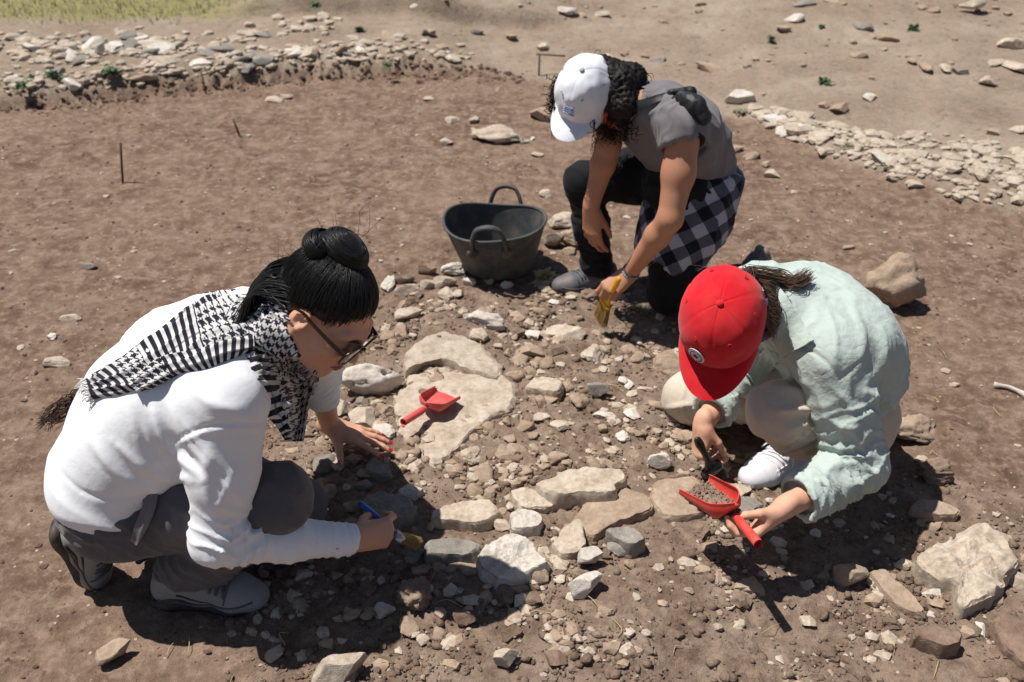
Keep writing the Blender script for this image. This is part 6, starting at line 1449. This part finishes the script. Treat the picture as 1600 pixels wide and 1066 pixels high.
# ---------------------------------------------------------------- scoops
def scoop(name, tip, neck, end, up, mat, label, width=.062, held=True):
    """tip: middle of the blade's front edge; neck: where the bowl meets the handle; end: handle end"""
    o = empty(name, tuple(neck), label, 'scoop', 'red plastic scoops'); f = nrm(tip - neck); up = nrm(up - f*(up@f)); l = np.cross(up, f); L = np.linalg.norm(tip-neck); nu, nv = 25, 27; top = []
    for i in range(nv):
        t_ = i/(nv-1); wd = width*(1 - (1-min(1, t_/.38))**2.2*.93)*(1 + .04*t_); wall = (.056 if held else .036)*(1 - .5*t_)
        for j in range(nu):
            s = -1 + 2*j/(nu-1); ss = abs(s); z = max(wall*max(0, (ss-.62)/.38)**1.6, (.050 if held else .036)*max(0, 1-t_/.24)**1.15)
            top.append(neck + f*L*t_*(1 - .06*s*s*t_) + l*wd*math.copysign(min(1, ss*1.12)*(1-.04*max(0, ss-.85)), s) + up*z)
    top = np.array(top); q = grid_quads(nv, nu); N = normals(top, q); N = N*np.where((N@up)[:, None] < 0, -1, 1); g = Geo(); bot = top - N*.0024; g.add(top, q); g.add(bot, q[:, ::-1])
    bd = np.concatenate([np.arange(nu), np.arange(2*nu-1, nu*nv, nu), np.arange(nu*nv-2, nu*(nv-1)-1, -1), np.arange(nu*(nv-2), 0, -nu)]); m = len(bd); k = np.arange(m)
    g.add(np.concatenate([top[bd], bot[bd]]), np.stack([k, (k+1) % m, m+(k+1) % m, m+k], 1)); V, F = g.get(); part('blade', V, F, mat, o)
    hd = nrm(end - neck); g = Geo(); p0 = neck + up*.012 + f*.008
    tube(g, smooth_curve([p0, p0*.6+end*.4, end], 16), np.r_[np.linspace(.008, .0105, 5), np.full(11, .0115)], 14, False); e = end
    T, N2, B2 = frames(np.array([p0, end])); aa = np.arange(14)*2*math.pi/14
    V, F = g.get(); n0 = len(V); tube(g, [end, end - hd*.03], [.0115, .0085], 14, False); g.add([end - hd*.012 + .0088*(math.cos(a)*N2[0] + math.sin(a)*B2[0]) for a in aa] + [end - hd*.012], None, [[i, (i+1) % 14, 14] for i in range(14)])
    V, F = g.get(); part('handle', V, F, mat, o); return o, f, l, up, L
M_REDP = dusty('red_plastic', (.66, .045, .035, 1), srgb(190, 130, 112), .3, .42, .45, 26)
M_REDP2 = dusty('dusty_red_plastic', (.60, .075, .065, 1), srgb(196, 150, 140), .4, .5, .35, 16)
zs = on_ground(700, 640)[2] + .035
sc_tip = at_z(701, 617, zs + .006); sc_neck = at_z(664, 644, zs + .014); sc_end = at_z(630, 660, zs + .038)
scoop('scoop', sc_tip, sc_neck, sc_end, A3(0.12, .10, 1), M_REDP2, 'empty dusty red scoop lying on the big pale slab', .046, False)
sc_neck = A3(*at_z(1153, 815, .232)); sc_tip = at_z(1083, 764, .205); sc_end = at_z(1185, 850, .256)
_o, f_, l_, u_, L_ = scoop('scoop', sc_tip, sc_neck, sc_end, A3(-.10, -.08, 1), M_REDP, 'red scoop heaped with soil, held out in one hand', .045)
# soil heaped in the held scoop
_r = np.random.default_rng(77); g = Geo(); nn = 26; V = []
for i in range(nn):
    for j in range(nn):
        t_ = .10 + .86*i/(nn-1); s = -1 + 2*j/(nn-1); wd = .040*min(1, (t_/.34)**.6); e_ = (1-s*s)*math.sin(min(1, (t_-.08)/.9)*math.pi)**.6
        V.append(sc_neck + f_*L_*t_ + l_*wd*s + u_*(.003 + .013*max(0, e_)))
V = np.array(V); V = V + u_*(.007*fbm(V*95, 3))[:, None]; g.add(V, grid_quads(nn, nn)); g.add(V - u_*.004, grid_quads(nn, nn)[:, ::-1])
for k in range(260):
    i = _r.integers(nn*nn); b = CLOD_B[_r.integers(8)]; s_ = min(.0055, .0032*math.exp(_r.normal(0, .45))); g.add(b[0]*s_*2 + V[i] + u_*s_*.3, None, b[1])
Vv, F = g.get(); c = Vv.mean(0); link_obj('soil_heap', mesh_from('soil_heap', Vv-c, F), SM['clod'], None, 'crumbly brown soil heaped in the held red scoop', 'soil', loc=tuple(c))
# ---------------------------------------------------------------- brushes
def brush(name, end, ferr, tip, wide, mats, label, w=.026, style='paint', hw=.011):
    """end: handle end; ferr: where the bristles start; tip: bristle ends; wide: direction of the broad side"""
    o = empty(name, tuple(ferr), label, 'brush', 'hand brushes'); ax = nrm(ferr - end); wd = nrm(wide - ax*(wide@ax)); th = np.cross(ax, wd); L = np.linalg.norm(ferr-end); g = Geo(); n = 30; V = []
    for i in range(n):
        t_ = i/(n-1); wv = np.interp(t_, [0, .04, .2, .5, .72, .86, 1], [.35, .9, 1.15, .75, .85, 1.6, w/hw])*hw; tv = np.interp(t_, [0, .05, .3, .8, 1], [.003, .007, .0085, .0075, .010])
        for a in np.arange(14)*2*math.pi/14: V.append(end + ax*L*t_ + wd*wv*math.copysign(abs(math.cos(a))**.8, math.cos(a)) + th*tv*math.copysign(abs(math.sin(a))**.8, math.sin(a)))
    k = np.arange(14); g.add(V + [end, ferr], grid_quads(n, 14, wrap_v=True), np.concatenate([np.stack([np.full(14, n*14), k, (k+1) % 14], 1), np.stack([np.full(14, n*14+1), (n-1)*14+(k+1) % 14, (n-1)*14+k], 1)])); Vv, F = g.get(); part('handle', Vv, F, mats[0], o)
    g = Geo(); V = []; ns = 8
    for i, (t_, m) in enumerate(((-.012, 1.0), (-.010, 1.1), (.012, 1.1), (.014, 1.02))):
        for a in np.arange(20)*2*math.pi/20: V.append(ferr + ax*t_ + wd*(w*1.0)*m*math.copysign(abs(math.cos(a))**.45, math.cos(a)) + th*.0105*m*math.copysign(abs(math.sin(a))**.45, math.sin(a)))
    g.add(V, grid_quads(4, 20, wrap_v=True)); Vv, F = g.get(); part('ferrule', Vv, F, mats[1], o)
    g = Geo(); r = np.random.default_rng(int(abs(end[0])*1000)); bl = np.linalg.norm(tip-ferr); bd = nrm(tip-ferr)
    for k_ in range(420):
        s, q = r.uniform(-1, 1), r.uniform(-1, 1); p = ferr + wd*w*.94*s + th*.008*q; sp = 1 + .28; e = ferr + bd*bl*r.uniform(.88, 1.04) + wd*w*.94*s*sp + th*.014*q + r.normal(0, .0015, 3)
        tube(g, smooth_curve([p, (p+e)/2 + r.normal(0, .0012, 3), e], 5), np.linspace(.0010, .0006, 5), 3, False)
    Vv, F = g.get(); part('bristles', Vv, F, mats[2], o)
M_BLUEH = plain('blue_lacquer', (.012, .12, .42, 1), .3, .5); M_YEL = plain('yellow_plastic', (.72, .36, .012, 1), .35, .45); M_BLKH = plain('black_lacquer', (.014, .014, .016, 1), .3, .5)
M_STEEL = plain('dull_metal', (.42, .42, .42, 1), .35, .5, .1, 200, .1, Metallic=.9); M_BRIS = plain('straw_bristle', srgb(176, 142, 84), .7); M_BRISD = plain('dark_bristle', srgb(44, 41, 40), .6)
brush('brush', at_z(560, 784, .205), at_z(622, 838, .125), at_z(654, 850, .062), A3(.2, -.75, .45), (M_BLUEH, M_STEEL, M_BRIS), 'blue-handled brush with straw bristles in the white-sleeved hand', .030)
brush('brush', at_z(968, 434, .262), at_z(946, 474, .115), at_z(938, 502, .045), A3(.35, -.75, .35), (M_YEL, M_YEL, M_BRIS), 'yellow-handled brush with straw bristles held by the kneeling digger', .026)
brush('brush', at_z(1088, 684, .205), at_z(1113, 733, .090), at_z(1119, 752, .045), A3(.75, .3, -.2), (M_BLKH, M_BLKH, M_BRISD), 'black brush with dark bristles beside the sneaker', .028)
# ---------------------------------------------------------------- survey stakes
M_RUST = dusty('rusty_iron', srgb(84, 60, 48), srgb(120, 92, 74), .5, .8, .2, 40)
for (u0, v0, u1, v1, lab) in ((192, 286, 188, 223, 'upright rusty iron stake on the bare field'), (375, 214, 364, 186, 'leaning rusty iron stake on the bare field'), (322, 146, 314, 112, 'rusty iron stake at the trench edge'), (842, 118, 843, 84, 'thin rusty stake with crossbar behind the white cap')):
    b = on_ground(u0, v0); t_ = at_y(u1, v1, b[1] + .02); g = Geo(); tube(g, [b - nrm(t_-b)*.06, b*.5+t_*.5, t_], .0058, 8)
    if u0 == 842: tube(g, [t_ + A3(-.02, 0, -.004), t_ + A3(.16, .02, -.02)], .005, 6)
    V, F = g.get(); link_obj('survey_stake', mesh_from('survey_stake', V-b, F), M_RUST, None, lab, 'stake', 'survey stakes', loc=tuple(b))
# ---------------------------------------------------------------- weeds, dry tuft, grass
def leafy(name, u, v, r_, n, mat, label, group, tall=1.0, seed=0):
    c = on_ground(u, v); r = np.random.default_rng(seed); g = Geo()
    for k in range(n):
        a = r.uniform(0, 6.28); el = r.uniform(.2, 1.3); d = A3(math.cos(a)*math.cos(el), math.sin(a)*math.cos(el), math.sin(el)*tall); p = r.normal(0, r_*.25, 3)*A3(1, 1, 0); L = r_*r.uniform(.5, 1.1); w = L*.20; s = nrm(np.cross(d, A3(0, 0, 1)) + .001)
        m = p + d*L*.55 + A3(0, 0, .02*L); e = p + d*L - A3(0, 0, .18*L); g.add([p, m - s*w, e, m + s*w, m + A3(0, 0, w*.25)], None, [[0, 1, 4], [1, 2, 4], [2, 3, 4], [3, 0, 4]])
    V, F = g.get(); return link_obj(name, mesh_from(name, V, F, True), mat, None, label, 'plant', group, loc=tuple(c))
def leaf_mat(name, a, b):
    t = NT(name); return t.set(t.mix(t.noise(30, 3), a, b), .6, None, .3)
M_WEED = leaf_mat('weed_leaf', (.055, .105, .045, 1), (.11, .17, .08, 1)); M_STRAW = leaf_mat('dry_straw', srgb(172, 148, 98), srgb(200, 178, 128)); M_YGRASS = leaf_mat("yellow_green_leaf", (.13, .14, .07, 1), (.26, .22, .15, 1))
for k, (u, v, rr, lab) in enumerate(((86, 120, .085, 'green weed clump among the trench edge rubble'), (172, 115, .09, 'bright green weed clump beside a pale flat stone'), (50, 125, .06, 'small green weed clump beside a larger weed'), (33, 138, .07, 'low green weed at the lip of the trench'), (606, 104, .05, 'tiny green sprout at the end of the rubble band'), (1288, 130, .07, 'green weed on the grey slope above the rubble band'), (1427, 48, .08, 'green weed high on the grey slope'), (1284, 44, .05, 'tiny green sprout high on the grey slope'), (494, 12, .07, 'green weed by the far bank'), (562, 48, .06, 'green weed on the path behind the rubble'), (1205, 62, .05, 'tiny weed below a white stone on the slope'))):
    leafy('weed', u, v, rr*.7, 70, M_WEED, lab, 'green weeds', 1.0, 200+k)
for k, (u, v, rr, lab) in enumerate(((1200, 194, .05, 'yellow-green tuft at the corner of the rubble band'), (1330, 232, .06, 'yellow-green tuft inside the paved rubble'), (1390, 262, .05, 'yellow-green tuft at the field side of the rubble'), (1160, 176, .05, 'yellow-green tuft on the path beside the sling bag'))):
    leafy('grass_tuft', u, v, rr, 50, M_YGRASS, lab, 'yellowish tufts', .6, 300+k)
leafy('dry_tuft', 853, 434, .055, 120, M_STRAW, 'dry straw tuft in front of the bucket shadow', None, .7, 401)
r = np.random.default_rng(90); g = Geo()
for k in range(9000):
    x = r.uniform(-6.5, -1.7); y = r.uniform(6.6, 9.0)
    if y < 7.0 + r.normal(0, .10) + .5*max(0, x+2.4): continue
    z = float(0); L = r.uniform(.02, .055); a = r.uniform(0, 6.28); b = A3(x, y, 0); d = A3(math.cos(a)*.6, math.sin(a)*.6, 1); s = A3(-math.sin(a), math.cos(a), 0)*.003; g.add([b - s, b + s, b + d*L], None, [[0, 1, 2]])
V, F = g.get(); V[:, 2] += ground_h(V[:, 0], V[:, 1], False); link_obj('grass', mesh_from('grass', V, F), M_YGRASS, None, 'dry yellowish grass beyond the far rubble', None, None, 'stuff')
# dry rootlets and stalks lying on the soil
g = Geo()
for k in range(110):
    x = r.uniform(-.8, 1.6); y = r.uniform(1.2, 3.0); a = r.uniform(0, 6.28); L = r.uniform(.02, .07); p0 = A3(x, y, gz(x, y) + .004); p2 = p0 + A3(math.cos(a), math.sin(a), 0)*L; p2[2] = gz(p2[0], p2[1]) + .004; m = (p0+p2)/2 + r.normal(0, .008, 3); m[2] = max(p0[2], p2[2]) + .006; tube(g, smooth_curve([p0, m, p2], 8), .0009, 4)
V, F = g.get(); link_obj('rootlets', mesh_from('rootlets', V, F), M_STRAW, None, 'thin dry rootlets lying on the loose soil', None, None, 'stuff')
